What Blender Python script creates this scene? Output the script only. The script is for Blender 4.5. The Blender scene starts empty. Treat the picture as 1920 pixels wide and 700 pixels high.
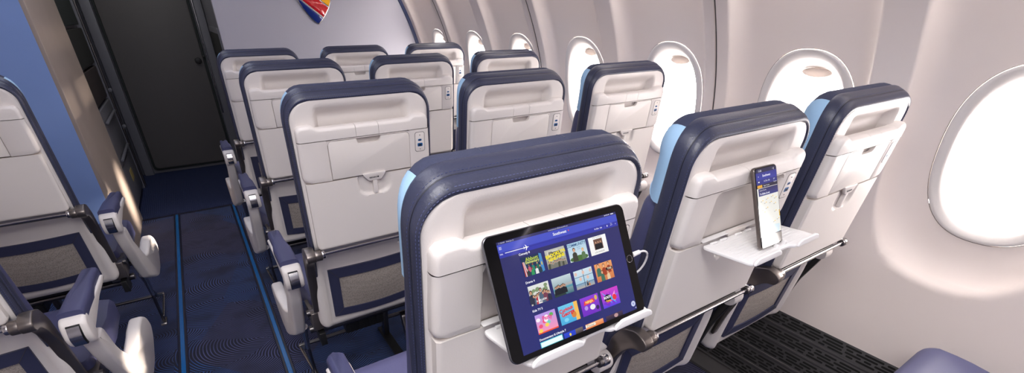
import bpy, bmesh, math, random
from mathutils import Vector, Matrix
random.seed(7)
PI = math.pi
SC = bpy.context.scene
COL = SC.collection

# ------------------------------------------------------------------ materials
def srgb(r, g, b):
    f = lambda c: (c / 12.92 if c <= .04045 else ((c + .055) / 1.055) ** 2.4)
    return (f(r / 255), f(g / 255), f(b / 255), 1)

def mat(name, col, rough=.5, metal=0, bump=0, bscale=300, vary=0, vscale=20, coat=0, spec=.5):
    m = bpy.data.materials.new(name); m.use_nodes = True
    nt = m.node_tree; b = nt.nodes['Principled BSDF']
    b.inputs['Base Color'].default_value = col
    b.inputs['Roughness'].default_value = rough
    b.inputs['Metallic'].default_value = metal
    b.inputs['Coat Weight'].default_value = coat
    b.inputs['Specular IOR Level'].default_value = spec
    tc = nt.nodes.new('ShaderNodeTexCoord')
    if bump:
        n = nt.nodes.new('ShaderNodeTexNoise'); n.inputs['Scale'].default_value = bscale
        n.inputs['Detail'].default_value = 3
        nt.links.new(tc.outputs['Object'], n.inputs['Vector'])
        bp = nt.nodes.new('ShaderNodeBump'); bp.inputs['Strength'].default_value = bump
        bp.inputs['Distance'].default_value = .001
        nt.links.new(n.outputs['Fac'], bp.inputs['Height']); nt.links.new(bp.outputs['Normal'], b.inputs['Normal'])
    if vary:
        n = nt.nodes.new('ShaderNodeTexNoise'); n.inputs['Scale'].default_value = vscale
        nt.links.new(tc.outputs['Object'], n.inputs['Vector'])
        mx = nt.nodes.new('ShaderNodeMix'); mx.data_type = 'RGBA'
        mx.inputs['A'].default_value = col
        mx.inputs['B'].default_value = tuple(c * (1 - vary) for c in col[:3]) + (1,)
        nt.links.new(n.outputs['Fac'], mx.inputs['Factor']); nt.links.new(mx.outputs['Result'], b.inputs['Base Color'])
    return m

M = {}
M['shell'] = mat('off white moulded shell', srgb(225, 218, 214), .42, bump=.25, bscale=420)
M['tray'] = mat('off white tray plastic', srgb(226, 219, 214), .45, bump=.15, bscale=500)
M['seamgrey'] = mat('grey joint', srgb(120, 112, 110), .8)
M['piping'] = mat('dark piping', srgb(24, 26, 40), .5)
M['seam'] = mat('dark seam', srgb(70, 66, 66), .8)
M['backing'] = mat('inner white liner', srgb(196, 188, 184), .6)
M['leather'] = mat('navy leather trim', srgb(52, 55, 76), .38, bump=.35, bscale=260, vary=.15, vscale=60)
M['thread'] = mat('blue grey thread', srgb(80, 87, 130), .7)
M['fabric'] = mat('navy seat cloth', srgb(48, 53, 80), .8, bump=.9, bscale=900, vary=.2, vscale=300)
M['cushion'] = mat('navy cushion leather', srgb(66, 68, 104), .48, bump=.2, bscale=300)
M['lightblue'] = mat('light blue headrest side', srgb(150, 184, 214), .7, bump=.3, bscale=700)
M['chrome'] = mat('polished metal', srgb(190, 186, 186), .18, 1)
M['steel'] = mat('brushed dark steel', srgb(120, 116, 116), .3, 1)
M['bracket'] = mat('gunmetal bracket', srgb(120, 112, 108), .32, .85)
M['black'] = mat('black plastic', srgb(16, 16, 18), .5)
M['pocket'] = mat('navy pocket edging', srgb(50, 53, 80), .5, bump=.2, bscale=300)
M['port'] = mat('blue port', srgb(20, 90, 150), .35)
M['label'] = mat('printed dark lettering', srgb(50, 50, 55), .5)
M['wall'] = mat('sidewall plastic', srgb(238, 226, 219), .5, bump=.06, bscale=500)
M['liner'] = mat('window trim plastic', srgb(226, 220, 216), .45)
M['bulkhead'] = mat('grey bulkhead laminate', srgb(186, 184, 194), .5, bump=.08, bscale=200, vary=.03, vscale=4)
M['bluewall'] = mat('blue bulkhead laminate', srgb(134, 164, 222), .55, bump=.1, bscale=200, vary=.1, vscale=5)
M['beige'] = mat('beige laminate', srgb(162, 148, 138), .5, bump=.15, bscale=120, vary=.12, vscale=8)
M['galley'] = mat('dark galley panel', srgb(104, 104, 112), .4)
M['galley2'] = mat('brown galley insert', srgb(52, 44, 44), .5)
M['door'] = mat('dark flight deck door', srgb(80, 77, 78), .55, bump=.05, bscale=100)
M['gasket'] = mat('black green gasket', srgb(26, 34, 34), .6)
M['note'] = mat('yellow placard', srgb(170, 150, 90), .6)
M['grille'] = mat('black vent grille', srgb(60, 58, 60), .42)
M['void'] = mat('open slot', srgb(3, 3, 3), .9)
M['strip'] = mat('blue floor strip', srgb(24, 96, 160), .25, coat=.4)
M['stripedge'] = mat('dark strip edging', srgb(22, 22, 42), .35)
M['badge_red'] = mat('badge red enamel', srgb(205, 16, 24), .12, coat=1)
M['badge_blue'] = mat('badge blue enamel', srgb(20, 42, 120), .12, coat=1)
M['badge_gold'] = mat('badge yellow enamel', srgb(250, 182, 20), .12, coat=1)
M['white'] = mat('white gloss plastic', srgb(236, 234, 234), .3)
M['devblack'] = mat('black device glass', srgb(8, 7, 7), .05, spec=.35)
M['devedge'] = mat('grey device edge', srgb(120, 120, 126), .25, .8)
def shade_mat():
    m = mat('translucent blind plastic', srgb(214, 204, 198), .4)
    nt = m.node_tree; b = nt.nodes['Principled BSDF']; t = nt.nodes.new('ShaderNodeBsdfTranslucent'); t.inputs[0].default_value = (.5, .46, .44, 1)
    mx = nt.nodes.new('ShaderNodeMixShader'); mx.inputs[0].default_value = .4
    nt.links.new(b.outputs[0], mx.inputs[1]); nt.links.new(t.outputs[0], mx.inputs[2]); nt.links.new(mx.outputs[0], nt.nodes['Material Output'].inputs[0])
    return m
M['shade'] = shade_mat()
M['edgeblue'] = mat('dark blue edge strip', srgb(58, 66, 100), .4)
M['ceil'] = mat('cabin ceiling', srgb(224, 222, 226), .6)

def carpet_mat():
    m = bpy.data.materials.new('navy carpet with woven arcs'); m.use_nodes = True
    nt = m.node_tree; b = nt.nodes['Principled BSDF']; N = nt.nodes.new; L = nt.links.new
    tc = N('ShaderNodeTexCoord')
    nz = N('ShaderNodeTexNoise'); nz.inputs['Scale'].default_value = 3; L(tc.outputs['Object'], nz.inputs['Vector'])
    def rings(scale, off, freq):
        mp = N('ShaderNodeMapping'); mp.inputs['Location'].default_value = off
        mp.inputs['Scale'].default_value = (1, 1.5, 0)
        L(tc.outputs['Object'], mp.inputs['Vector'])
        v = N('ShaderNodeTexVoronoi'); v.voronoi_dimensions = '2D'; v.inputs['Scale'].default_value = scale
        v.inputs['Randomness'].default_value = .8
        L(mp.outputs['Vector'], v.inputs['Vector'])
        rel = N('ShaderNodeVectorMath'); rel.operation = 'SUBTRACT'; L(mp.outputs['Vector'], rel.inputs[0]); L(v.outputs['Position'], rel.inputs[1])
        cs = N('ShaderNodeVectorMath'); cs.operation = 'SUBTRACT'; L(v.outputs['Color'], cs.inputs[0]); cs.inputs[1].default_value = (.5, .95, .5)
        sc_ = N('ShaderNodeVectorMath'); sc_.operation = 'MULTIPLY'; L(cs.outputs[0], sc_.inputs[0]); sc_.inputs[1].default_value = (.75, .42, 0)
        ad_ = N('ShaderNodeVectorMath'); ad_.operation = 'ADD'; L(rel.outputs[0], ad_.inputs[0]); L(sc_.outputs[0], ad_.inputs[1])
        ln = N('ShaderNodeVectorMath'); ln.operation = 'LENGTH'; L(ad_.outputs[0], ln.inputs[0])
        w = N('ShaderNodeMath'); w.operation = 'MULTIPLY_ADD'
        L(nz.outputs['Fac'], w.inputs[0]); w.inputs[1].default_value = .05; L(ln.outputs['Value'], w.inputs[2])
        a = N('ShaderNodeMath'); a.operation = 'MULTIPLY'; L(w.outputs[0], a.inputs[0]); a.inputs[1].default_value = freq
        s = N('ShaderNodeMath'); s.operation = 'SINE'; L(a.outputs[0], s.inputs[0])
        r = N('ShaderNodeMapRange'); L(s.outputs[0], r.inputs['Value'])
        r.inputs['From Min'].default_value = .3; r.inputs['From Max'].default_value = .85
        return r, v
    r1, v1 = rings(3.2, (0.3, .2, 0), 2 * PI * 78)
    r2, v2 = rings(3.6, (4.7, 1.9, 0), 2 * PI * 92)
    # a large soft mask picks which family shows
    mk = N('ShaderNodeTexVoronoi'); mk.voronoi_dimensions = '2D'; mk.inputs['Scale'].default_value = 2.2
    L(tc.outputs['Object'], mk.inputs['Vector'])
    sp = N('ShaderNodeSeparateColor'); L(mk.outputs['Color'], sp.inputs[0])
    gt = N('ShaderNodeMath'); gt.operation = 'GREATER_THAN'; L(sp.outputs[0], gt.inputs[0]); gt.inputs[1].default_value = .5
    mx = N('ShaderNodeMix'); L(gt.outputs[0], mx.inputs['Factor'])
    L(r1.outputs[0], mx.inputs['A']); L(r2.outputs[0], mx.inputs['B'])
    n2 = N('ShaderNodeTexNoise'); n2.inputs['Scale'].default_value = 5; L(tc.outputs['Object'], n2.inputs['Vector'])
    ra = N('ShaderNodeMapRange'); L(n2.outputs['Fac'], ra.inputs['Value'])
    ra.inputs['From Min'].default_value = .32; ra.inputs['From Max'].default_value = .52
    ra.inputs['To Min'].default_value = .3
    f = N('ShaderNodeMath'); f.operation = 'MULTIPLY'; L(mx.outputs['Result'], f.inputs[0]); L(ra.outputs[0], f.inputs[1])
    lc = N('ShaderNodeMix'); lc.data_type = 'RGBA'; L(sp.outputs[1], lc.inputs['Factor'])
    lc.inputs['A'].default_value = srgb(50, 92, 160); lc.inputs['B'].default_value = srgb(80, 78, 116)
    cm = N('ShaderNodeMix'); cm.data_type = 'RGBA'; L(f.outputs[0], cm.inputs['Factor'])
    cm.inputs['A'].default_value = srgb(20, 22, 42); L(lc.outputs['Result'], cm.inputs['B'])
    L(cm.outputs['Result'], b.inputs['Base Color']); b.inputs['Roughness'].default_value = .85
    n3 = N('ShaderNodeTexNoise'); n3.inputs['Scale'].default_value = 600; L(tc.outputs['Object'], n3.inputs['Vector'])
    ad = N('ShaderNodeMath'); ad.operation = 'ADD'; L(f.outputs[0], ad.inputs[0]); L(n3.outputs['Fac'], ad.inputs[1])
    bp = N('ShaderNodeBump'); bp.inputs['Strength'].default_value = .5; bp.inputs['Distance'].default_value = .002
    L(ad.outputs[0], bp.inputs['Height']); L(bp.outputs['Normal'], b.inputs['Normal'])
    return m
M['carpet'] = carpet_mat()

def mat_mat():
    m = mat('navy ribbed galley mat', srgb(24, 36, 74), .6)
    nt = m.node_tree; b = nt.nodes['Principled BSDF']; N = nt.nodes.new; L = nt.links.new
    tc = N('ShaderNodeTexCoord'); w = N('ShaderNodeTexWave'); w.inputs['Scale'].default_value = 25; w.inputs['Distortion'].default_value = 2
    L(tc.outputs['Object'], w.inputs['Vector'])
    bp = N('ShaderNodeBump'); bp.inputs['Strength'].default_value = .5; bp.inputs['Distance'].default_value = .002
    L(w.outputs['Fac'], bp.inputs['Height']); L(bp.outputs['Normal'], b.inputs['Normal'])
    return m
M['galleymat'] = mat_mat()

def mesh_mat():
    m = bpy.data.materials.new('grey woven mesh'); m.use_nodes = True
    nt = m.node_tree; b = nt.nodes['Principled BSDF']; N = nt.nodes.new; L = nt.links.new
    tc = N('ShaderNodeTexCoord'); mp = N('ShaderNodeMapping'); mp.inputs['Scale'].default_value = (1, 1, 1.2)
    mp.inputs['Rotation'].default_value = (0, .5, 0)
    L(tc.outputs['Object'], mp.inputs['Vector'])
    v = N('ShaderNodeTexVoronoi'); v.inputs['Scale'].default_value = 300; v.inputs['Randomness'].default_value = .7
    L(mp.outputs['Vector'], v.inputs['Vector'])
    r = N('ShaderNodeValToRGB'); r.color_ramp.elements[0].color = srgb(98, 92, 90); r.color_ramp.elements[1].color = srgb(156, 147, 140)
    r.color_ramp.elements[0].position = .15; r.color_ramp.elements[1].position = .5
    L(v.outputs['Distance'], r.inputs[0]); L(r.outputs[0], b.inputs['Base Color']); b.inputs['Roughness'].default_value = .8
    return m
M['mesh'] = mesh_mat()

def glass_mat():
    m = bpy.data.materials.new('clear window pane'); m.use_nodes = True
    nt = m.node_tree; nt.nodes.remove(nt.nodes['Principled BSDF'])
    o = nt.nodes['Material Output']; t = nt.nodes.new('ShaderNodeBsdfTransparent'); g = nt.nodes.new('ShaderNodeBsdfGlossy')
    g.inputs['Roughness'].default_value = .05
    mx = nt.nodes.new('ShaderNodeMixShader'); mx.inputs[0].default_value = .04
    nt.links.new(t.outputs[0], mx.inputs[1]); nt.links.new(g.outputs[0], mx.inputs[2]); nt.links.new(mx.outputs[0], o.inputs[0])
    return m
M['glass'] = glass_mat()

def screen_mat():
    m = bpy.data.materials.new('lit display'); m.use_nodes = True
    nt = m.node_tree; b = nt.nodes['Principled BSDF']
    a = nt.nodes.new('ShaderNodeAttribute'); a.attribute_name = 'ink'
    b.inputs['Base Color'].default_value = (.005, .005, .006, 1); b.inputs['Roughness'].default_value = .07
    nt.links.new(a.outputs['Color'], b.inputs['Emission Color']); b.inputs['Emission Strength'].default_value = SCREEN
    return m
EXPO = 0.0
SCREEN = 1.0
M['screen'] = screen_mat()

# ------------------------------------------------------------------ mesh builder
class B:
    def __init__(s):
        s.bm = bmesh.new(); s.mats = []
    def mi(s, m):
        if m not in s.mats: s.mats.append(m)
        return s.mats.index(m)
    def face(s, vs, m):
        try: f = s.bm.faces.new(vs)
        except ValueError: return None
        f.material_index = s.mi(m); f.smooth = True
        return f
    def v(s, p): return s.bm.verts.new(p)
    def grid(s, pts, m, cu=False, mf=None):
        """pts[i][j] grid of points; mf(i,j) -> material"""
        V = [[s.v(p) for p in row] for row in pts]
        for i in range(len(V) - 1):
            n = len(V[i]) if cu else len(V[i]) - 1
            for j in range(n):
                k = (j + 1) % len(V[i])
                s.face((V[i][j], V[i][k], V[i + 1][k], V[i + 1][j]), mf(i, j) if mf else m)
        return V
    def loft(s, rings, m, cap0=True, cap1=True, mf=None):
        V = s.grid(rings, m, cu=True, mf=mf)
        if cap0: s.face(list(reversed(V[0])), m)
        if cap1: s.face(V[-1], m)
        return V
    def tube(s, pts, r, m, n=10, cap=True, flat=1):
        pts = [Vector(p) for p in pts]; rings = []
        for i, p in enumerate(pts):
            t = (pts[min(i + 1, len(pts) - 1)] - pts[max(i - 1, 0)]).normalized()
            a = Vector((0, 0, 1)) if abs(t.z) < .9 else Vector((0, 1, 0))
            u = t.cross(a).normalized(); w = u.cross(t).normalized()
            rr = r[i] if isinstance(r, (list, tuple)) else r
            rings.append([p + u * rr * math.cos(k * 2 * PI / n) + w * rr * flat * math.sin(k * 2 * PI / n) for k in range(n)])
        s.loft(rings, m, cap, cap)
    def prism(s, poly, axis, a, b, m, bev=.003, seg=3, both=True, fn=None):
        """2D polygon extruded along axis from a to b with rounded rims. axis 'x': poly=(y,z); 'y': (x,z); 'z': (x,y)"""
        n = len(poly); area = sum(poly[i][0] * poly[(i + 1) % n][1] - poly[(i + 1) % n][0] * poly[i][1] for i in range(n))
        if area < 0: poly = list(reversed(poly))
        def inset(d):
            out = []
            for i in range(n):
                p0, p1, p2 = Vector(poly[i - 1]), Vector(poly[i]), Vector(poly[(i + 1) % n])
                e1 = (p1 - p0).normalized(); e2 = (p2 - p1).normalized()
                n1 = Vector((-e1.y, e1.x)); n2 = Vector((-e2.y, e2.x)); q = n1 + n2
                if q.length < 1e-6: q = n1
                q.normalize(); c = max(.5, q.dot(n1))
                out.append(p1 + q * (d / c))
            return out
        sg = 1 if b > a else -1
        steps = []
        for k in range(seg + 1):
            t = k / seg * PI / 2
            steps.append((bev * (1 - math.sin(t)), a + sg * bev * (1 - math.cos(t))))
        if both:
            for k in range(seg + 1):
                t = (1 - k / seg) * PI / 2
                steps.append((bev * (1 - math.sin(t)), b - sg * bev * (1 - math.cos(t))))
        else: steps.append((0, b))
        rings = []
        for d, h in steps:
            ring = []
            for q in (inset(d) if bev else poly):
                if axis == 'x': p = (h, q[0], q[1])
                elif axis == 'y': p = (q[0], h, q[1])
                else: p = (q[0], q[1], h)
                ring.append(fn(Vector(p)) if fn else Vector(p))
            rings.append(ring)
        s.loft(rings, m)
    def box(s, x0, x1, y0, y1, z0, z1, m, bev=.002, fn=None):
        c = .0
        s.prism([(x0, z0), (x1, z0), (x1, z1), (x0, z1)], 'y', y0, y1, m, bev, fn=fn)
    def cyl(s, p, q, r, m, n=20, bev=0):
        p, q = Vector(p), Vector(q)
        if bev:
            d = (q - p).normalized()
            s.tube([p, p + d * bev * .3, p + d * bev, q - d * bev, q - d * bev * .3, q], [r - bev, r - bev * .3, r, r, r - bev * .3, r - bev], m, n)
        else: s.tube([p, q], r, m, n)
    def mesh(s, name, mirror=False, sharp=32):
        bm = s.bm
        bmesh.ops.remove_doubles(bm, verts=bm.verts, dist=1e-6)
        bmesh.ops.recalc_face_normals(bm, faces=bm.faces)
        if mirror:
            bmesh.ops.scale(bm, vec=(-1, 1, 1), verts=bm.verts); bmesh.ops.reverse_faces(bm, faces=bm.faces)
        for e in bm.edges:
            if len(e.link_faces) == 2:
                try:
                    if e.calc_face_angle() > math.radians(sharp): e.smooth = False
                except ValueError: pass
        me = bpy.data.meshes.new(name); bm.to_mesh(me); bm.free()
        for m in s.mats: me.materials.append(M[m])
        return me

def link(name, data, parent=None, loc=(0, 0, 0)):
    o = bpy.data.objects.new(name, data); COL.objects.link(o); o.location = loc
    if parent: o.parent = parent
    return o
def tag(o, label, cat, group=None):
    o['label'] = label; o['category'] = cat
    if group: o['group'] = group
    return o
def struct(o):
    o['kind'] = 'structure'; return o
def rrect(x0, x1, z0, z1, r, n=5):
    out = []
    for cx, cz, a0 in ((x1 - r, z1 - r, 0), (x0 + r, z1 - r, 90), (x0 + r, z0 + r, 180), (x1 - r, z0 + r, 270)):
        for k in range(n + 1):
            a = math.radians(a0 + 90 * k / n); out.append((cx + r * math.cos(a), cz + r * math.sin(a)))
    return out
def sub(pts, r, n=4):
    """round every corner of an open/closed polygon by radius r (closed)"""
    out = []; N = len(pts)
    for i in range(N):
        p0, p1, p2 = Vector(pts[i - 1]), Vector(pts[i]), Vector(pts[(i + 1) % N])
        rr = min(r, (p1 - p0).length * .48, (p2 - p1).length * .48)
        a = p1 + (p0 - p1).normalized() * rr; b = p1 + (p2 - p1).normalized() * rr
        for k in range(n + 1):
            t = k / n; out.append(tuple(a * (1 - t) ** 2 + p1 * 2 * t * (1 - t) + b * t * t))
    return out
def sm(t):
    t = max(0., min(1., t)); return t * t * (3 - 2 * t)
def interp(x, tab):
    if x <= tab[0][0]: return tab[0][1]
    for (a, u), (b, v) in zip(tab, tab[1:]):
        if x <= b: return u + (v - u) * (x - a) / (b - a)
    return tab[-1][1]
def text_mesh(txt, size, m='label', depth=.0002, align='CENTER', bold=0.0):
    cu = bpy.data.curves.new('lettering', 'FONT'); cu.body = txt; cu.size = size; cu.align_x = align; cu.align_y = 'CENTER'
    cu.extrude = depth; cu.resolution_u = 3; cu.offset = bold
    ob = bpy.data.objects.new('lettering', cu); COL.objects.link(ob)
    dg = bpy.context.evaluated_depsgraph_get(); dg.update()
    me = bpy.data.meshes.new_from_object(ob.evaluated_get(dg))
    bpy.data.objects.remove(ob); bpy.data.curves.remove(cu)
    me.materials.clear(); me.materials.append(M[m])
    return me

# ------------------------------------------------------------------ passenger seat
def yb(z):   # rear plane of the tray and amenity panel
    return .1364 * (1.037 - z)
LOW = [(.30, .186), (.36, .172), (.414, .162), (.5, .147), (.608, .128), (.66, .108), (.69, .086), (.72, .066), (.75, .059)]
def ys(z):   # rear surface of the shell
    return interp(z, LOW) if z < .75 else yb(z) + .02
def shear(p): return Vector((p.x, p.y + yb(p.z), p.z))

def outline(hw, zt, r, zb, n=10, ns=16):
    P = []
    for k in range(ns): P.append((-hw, zb + (zt - r - zb) * k / ns, -1, 0))
    for k in range(n + 1):
        a = PI - PI / 2 * k / n; P.append((-hw + r + r * math.cos(a), zt - r + r * math.sin(a), math.cos(a), math.sin(a)))
    for k in range(1, 12): P.append((-hw + r + (2 * hw - 2 * r) * k / 12, zt, 0, 1))
    for k in range(n + 1):
        a = PI / 2 - PI / 2 * k / n; P.append((hw - r + r * math.cos(a), zt - r + r * math.sin(a), math.cos(a), math.sin(a)))
    for k in range(1, ns + 1): P.append((hw, zt - r - (zt - r - zb) * k / ns, 1, 0))
    return P
def band_pts(prof, hw=.186, zt=1.138, r=.052, zb=.60):
    rows = []
    for dn_s, dn_t, dy in prof:
        row = []
        for x, z, nx, nz in outline(hw, zt, r, zb):
            d = dn_s + (dn_t - dn_s) * nz * nz
            zz = z + nz * d
            y = yb(max(z, .70)) + (0 if z > .7 else (ys(z) - yb(.70) - .02) * .8)
            row.append((x + nx * d, y + dy, zz))
        rows.append(row)
    return rows

def build_seat_parts(mir):
    P = {}
    # --- shell: upper insert and lower back, one moulded piece
    b = B(); pts = []
    zs = [.366 + (1.138 - .366) * k / 110 for k in range(111)]
    for z in zs:
        row = []
        w = .187
        if z > 1.138 - .05:
            t = (z - (1.138 - .05)) / .05; w = .187 - .05 + .05 * math.sqrt(max(0, 1 - t * t))
        if z < .404:
            t = (.404 - z) / .038; w = .204 - .03 + .03 * math.sqrt(max(0, 1 - t * t * .98))
        elif z < .66: w = .204 - .014 * sm((z - .54) / .12)
        elif z < .75: w = .19 - .003 * sm((z - .66) / .09)
        for k in range(61):
            u = -1 + 2 * k / 60; x = w * math.copysign(abs(u) ** .9, u)
            y = ys(z)
            y += .027 * sm((.129 - abs(x)) / .018) * sm((1.127 - z) / .034) * sm((z - 1.03) / .03)
            e = max(0, (abs(x) - (w - .012)) / .012); y += .006 * e * e
            if z < .66:
                q_ = sm((.66 - z) / .06); y += q_ * (-.010 * sm((abs(x) - .160) / .022) + .012 * max(0, (abs(x) - (w - .014)) / .014) ** 2)
            if z < .386: y += .010 * ((.386 - z) / .020) ** 2
            row.append((x, y, z))
        pts.append(row)
    V = b.grid(pts, 'shell')
    # return edge so the shell has thickness
    bnd = [V[0][k] for k in range(61)] + [V[i][60] for i in range(1, 111)] + [V[110][k] for k in range(59, -1, -1)] + [V[i][0] for i in range(109, 0, -1)]
    back = [b.v((v.co.x * .985, v.co.y + .03, v.co.z - (.004 if v.co.z > .5 else -.004))) for v in bnd]
    for i in range(len(bnd)):
        j = (i + 1) % len(bnd); b.face((bnd[i], bnd[j], back[j], back[i]), 'shell')
    P['seat_back_shell'] = b.mesh('seat_back_shell', mir, 50)
    # --- leather trim
    b = B()
    prof = [(-.004, -.006, .026), (.001, 0, .019), (.004, .006, .0195), (.0072, .014, .027), (.0082, .0185, .0335), (.0073, .0178, .0350),
            (.0084, .0195, .0365), (.0098, .0228, .042), (.0108, .027, .050), (.0100, .0285, .057), (.006, .0275, .066), (.000, .022, .072), (-.015, .0, .076)]
    b.grid(band_pts(prof), 'leather')
    b.tube(band_pts([(.0078, .0184, .0350)])[0], .0009, 'piping', 6)
    P['leather_trim'] = b.mesh('leather_trim', mir, 60)
    # stitching: rows of short dashes lying on the leather
    b = B()
    for ds, dt, dy, nrm in ((.0028, .0035, .0183, 0), (.0052, .0085, .0222, 0), (.0092, .0215, .0392, 1)):
        line = [Vector(p) for p in band_pts([(ds, dt, dy)])[0]]
        # resample
        L = 0; out = [line[0]]; step = .0055
        acc = 0
        for p, q in zip(line, line[1:]):
            d = (q - p).length; t = step - acc
            while t <= d:
                out.append(p + (q - p) * (t / d)); t += step
            acc = d - (t - step)
        for p, q in zip(out, out[1:]):
            t = (q - p).normalized(); c = (p + q) / 2
            o = Vector((c.x, 0, c.z - 1.0)); 
            s_ = Vector((-t.z, 0, t.x)) * .00045; h = Vector((0, -.0004, 0)); hl = t * .0016
            if nrm:
                outw = Vector((t.z, 0, -t.x)); outw = -outw if outw.dot(Vector((c.x, 0, c.z - .9))) < 0 else outw
                h = (h + outw * .0004)
            vs = [b.v(c - hl - s_), b.v(c - hl + h), b.v(c - hl + s_), b.v(c + hl - s_), b.v(c + hl + h), b.v(c + hl + s_)]
            b.face((vs[0], vs[1], vs[4], vs[3]), 'thread'); b.face((vs[1], vs[2], vs[5], vs[4]), 'thread')
    P['stitching'] = b.mesh('stitching', mir)
    # --- headrest: centre roll and two side wings
    prof = [(.0060, .024, .056), (.0076, .0275, .063), (.0066, .0300, .071), (.0026, .0315, .080), (-.0045, .030, .090), (-.0145, .023, .101), (-.029, .008, .113), (-.050, -.02, .124), (-.075, -.055, .128), (-.12, -.11, .130)]
    rows = band_pts(prof, zb=1.012)
    n = len(rows[0]); lo, hi = 23, n - 24
    b = B(); b.grid([r[lo:hi + 1] for r in rows], 'fabric')
    cen = rows[-1][lo:hi + 1]
    vs = [b.v(p) for p in cen] + [b.v((.07, .130, 1.01)), b.v((-.07, .130, 1.01))]
    b.face(vs, 'fabric')
    # the two cross seams seen on the roll
    for xs in (-.072, .066):
        line = [rows[i][min(range(n), key=lambda k: abs(rows[0][k][0] - xs) - rows[0][k][2])] for i in range(1, 7)]
        b.tube([(xs, p[1], p[2] - .0004) for p in line[1:]], .0010, 'leather', 6)
    P['headrest'] = b.mesh('headrest', mir, 60)
    for nm, sl in (('l', slice(0, lo + 1)), ('r', slice(hi, n))):
        b = B(); rr = [r[sl] for r in rows[:8]]
        # round the lower end of the wing
        out = []
        for i, r in enumerate(rr):
            t = i / 7; lift = .035 * max(0, t - .2) ** 1.6
            o = []
            for p in r:
                z = p[2]
                if z < 1.03 + lift: z = max(z, 1.012 + lift)
                o.append((p[0] * (1 + .004 * math.sin(t * PI) * sm((1.16 - z) / .03)), p[1] + .002 * math.sin(t * PI), z))
            out.append(o)
        b.grid(out, 'lightblue')
        e = out[:]
        k = 0 if nm == 'l' else -1
        b.face([b.v(r[k]) for r in out] + [b.v((.12 * (-1 if nm == 'l' else 1), .08, 1.012))], 'lightblue')
        P['headrest_wing_' + nm] = b.mesh('headrest_wing', mir, 50)
    # --- back cushion
    b = B()
    rings = []
    for y0, ins in ((.060, 0), (.085, 0), (.105, .006), (.118, .02), (.122, .05)):
        ring = []
        for x, z in rrect(-.185 + ins, .185 - ins, .44 + ins, 1.02 - ins * .4, .03, 4):
            ring.append((x, max(y0 + max(0, yb(z)) * .8, ys(z) + .030 + (y0 - .06)), z))
        rings.append(ring)
    b.loft(rings, 'cushion'); P['back_cushion'] = b.mesh('back_cushion', mir)
    # --- amenity bar across the top of the panel
    b = B()
    top = [(-.178, 1.0385), (-.178, 1.064), (-.1755, 1.0725), (-.168, 1.0785), (-.1435, 1.0795), (-.1375, 1.0778), (-.1275, 1.0715), (-.120, 1.0705)]
    topr = [(.115, 1.0705), (.122, 1.0715), (.1305, 1.0778), (.136, 1.0795), (.166, 1.0785), (.1745, 1.0725), (.178, 1.064), (.178, 1.0385)]
    for seg, bv in ((top + [(-.0305, 1.0705), (-.0305, 1.0385)], .006), ([(-.0295, 1.0385), (-.0295, 1.0705), (.0310, 1.0705), (.0310, 1.0385)], .006), ([(.0320, 1.0385), (.0320, 1.0705)] + topr, .006)):
        rings = []
        poly = seg
        area = sum(poly[i][0] * poly[(i + 1) % len(poly)][1] - poly[(i + 1) % len(poly)][0] * poly[i][1] for i in range(len(poly)))
        if area < 0: poly = list(reversed(poly))
        # rounded top lip: ring heights follow z
        for k in range(6):
            t = k / 5 * PI / 2; ins = .010 * (1 - math.sin(t)); yy = -.001 + .016 * (1 - math.cos(t))
            ring = []
            for x, z in poly:
                zt = z - ins * (1 if z > 1.05 else 0)
                xx = x
                if abs(x) > .15: xx = math.copysign(abs(x) - ins * .8 * min(1, (abs(x) - .13) / .048), x)
                ring.append(Vector((xx, yy + yb(zt), zt)))
            rings.append(ring)
        rings.append([Vector((x, .028 + yb(z), z)) for x, z in poly])
        b.loft(rings, 'shell')
    P['amenity_bar'] = b.mesh('amenity_bar', mir, 40)
    # --- panel around the door, with its liner
    b = B()
    for sg_, xi in ((-1, .1075), (1, .1190)):
        pts = []
        for i in range(18):
            z = .9262 + (1.0366 - .9262) * i / 17; row = []
            wo = .1785 + .0015 * sm((1.03 - z) / .06)
            if z < .942: t = (.942 - z) / .016; wo -= .016 - .016 * math.sqrt(max(0, 1 - t * t * .97))
            R_ = .012 if sg_ < 0 else .008
            for k in range(12):
                t = k / 11 * PI / 2
                row.append((sg_ * (wo - R_ + R_ * math.cos(t)), yb(z) + R_ * (1 - math.sin(t)) + .003 * max(0, (.930 - z) / .004) ** 2, z))
            row.insert(0, (sg_ * wo, yb(z) + .03, z))
            row.append((sg_ * (xi + .001), yb(z), z)); row.append((sg_ * xi, yb(z) + .001, z)); row.append((sg_ * xi, yb(z) + .013, z))
            pts.append(row)
        pts.insert(0, [(x, y + .02, z) for x, y, z in pts[0]])
        b.grid(pts, 'shell')
    b.box(-.1075, .1190, .0002, .013, 1.0345, 1.0366, 'shell', 0, fn=shear)
    b.box(-.17, .17, .0125, .03, .928, 1.06, 'backing', 0, fn=shear)
    for x0, sg_ in ((-.1075, 1), (.1190, -1)):
        b.prism([(x0, 1.0366), (x0, 1.0235)] + [(x0 + sg_ * (.0115 - .0105 * math.cos(k * PI / 12)), 1.0235 + .0105 * math.sin(k * PI / 12)) for k in range(1, 7)] + [(x0 + sg_ * .0115, 1.0366)], 'y', .0002, .012, 'shell', 0, fn=shear)
    P['panel_surround'] = b.mesh('panel_surround', mir, 55)
    # --- the small flap door with finger notch
    b = B()
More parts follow.
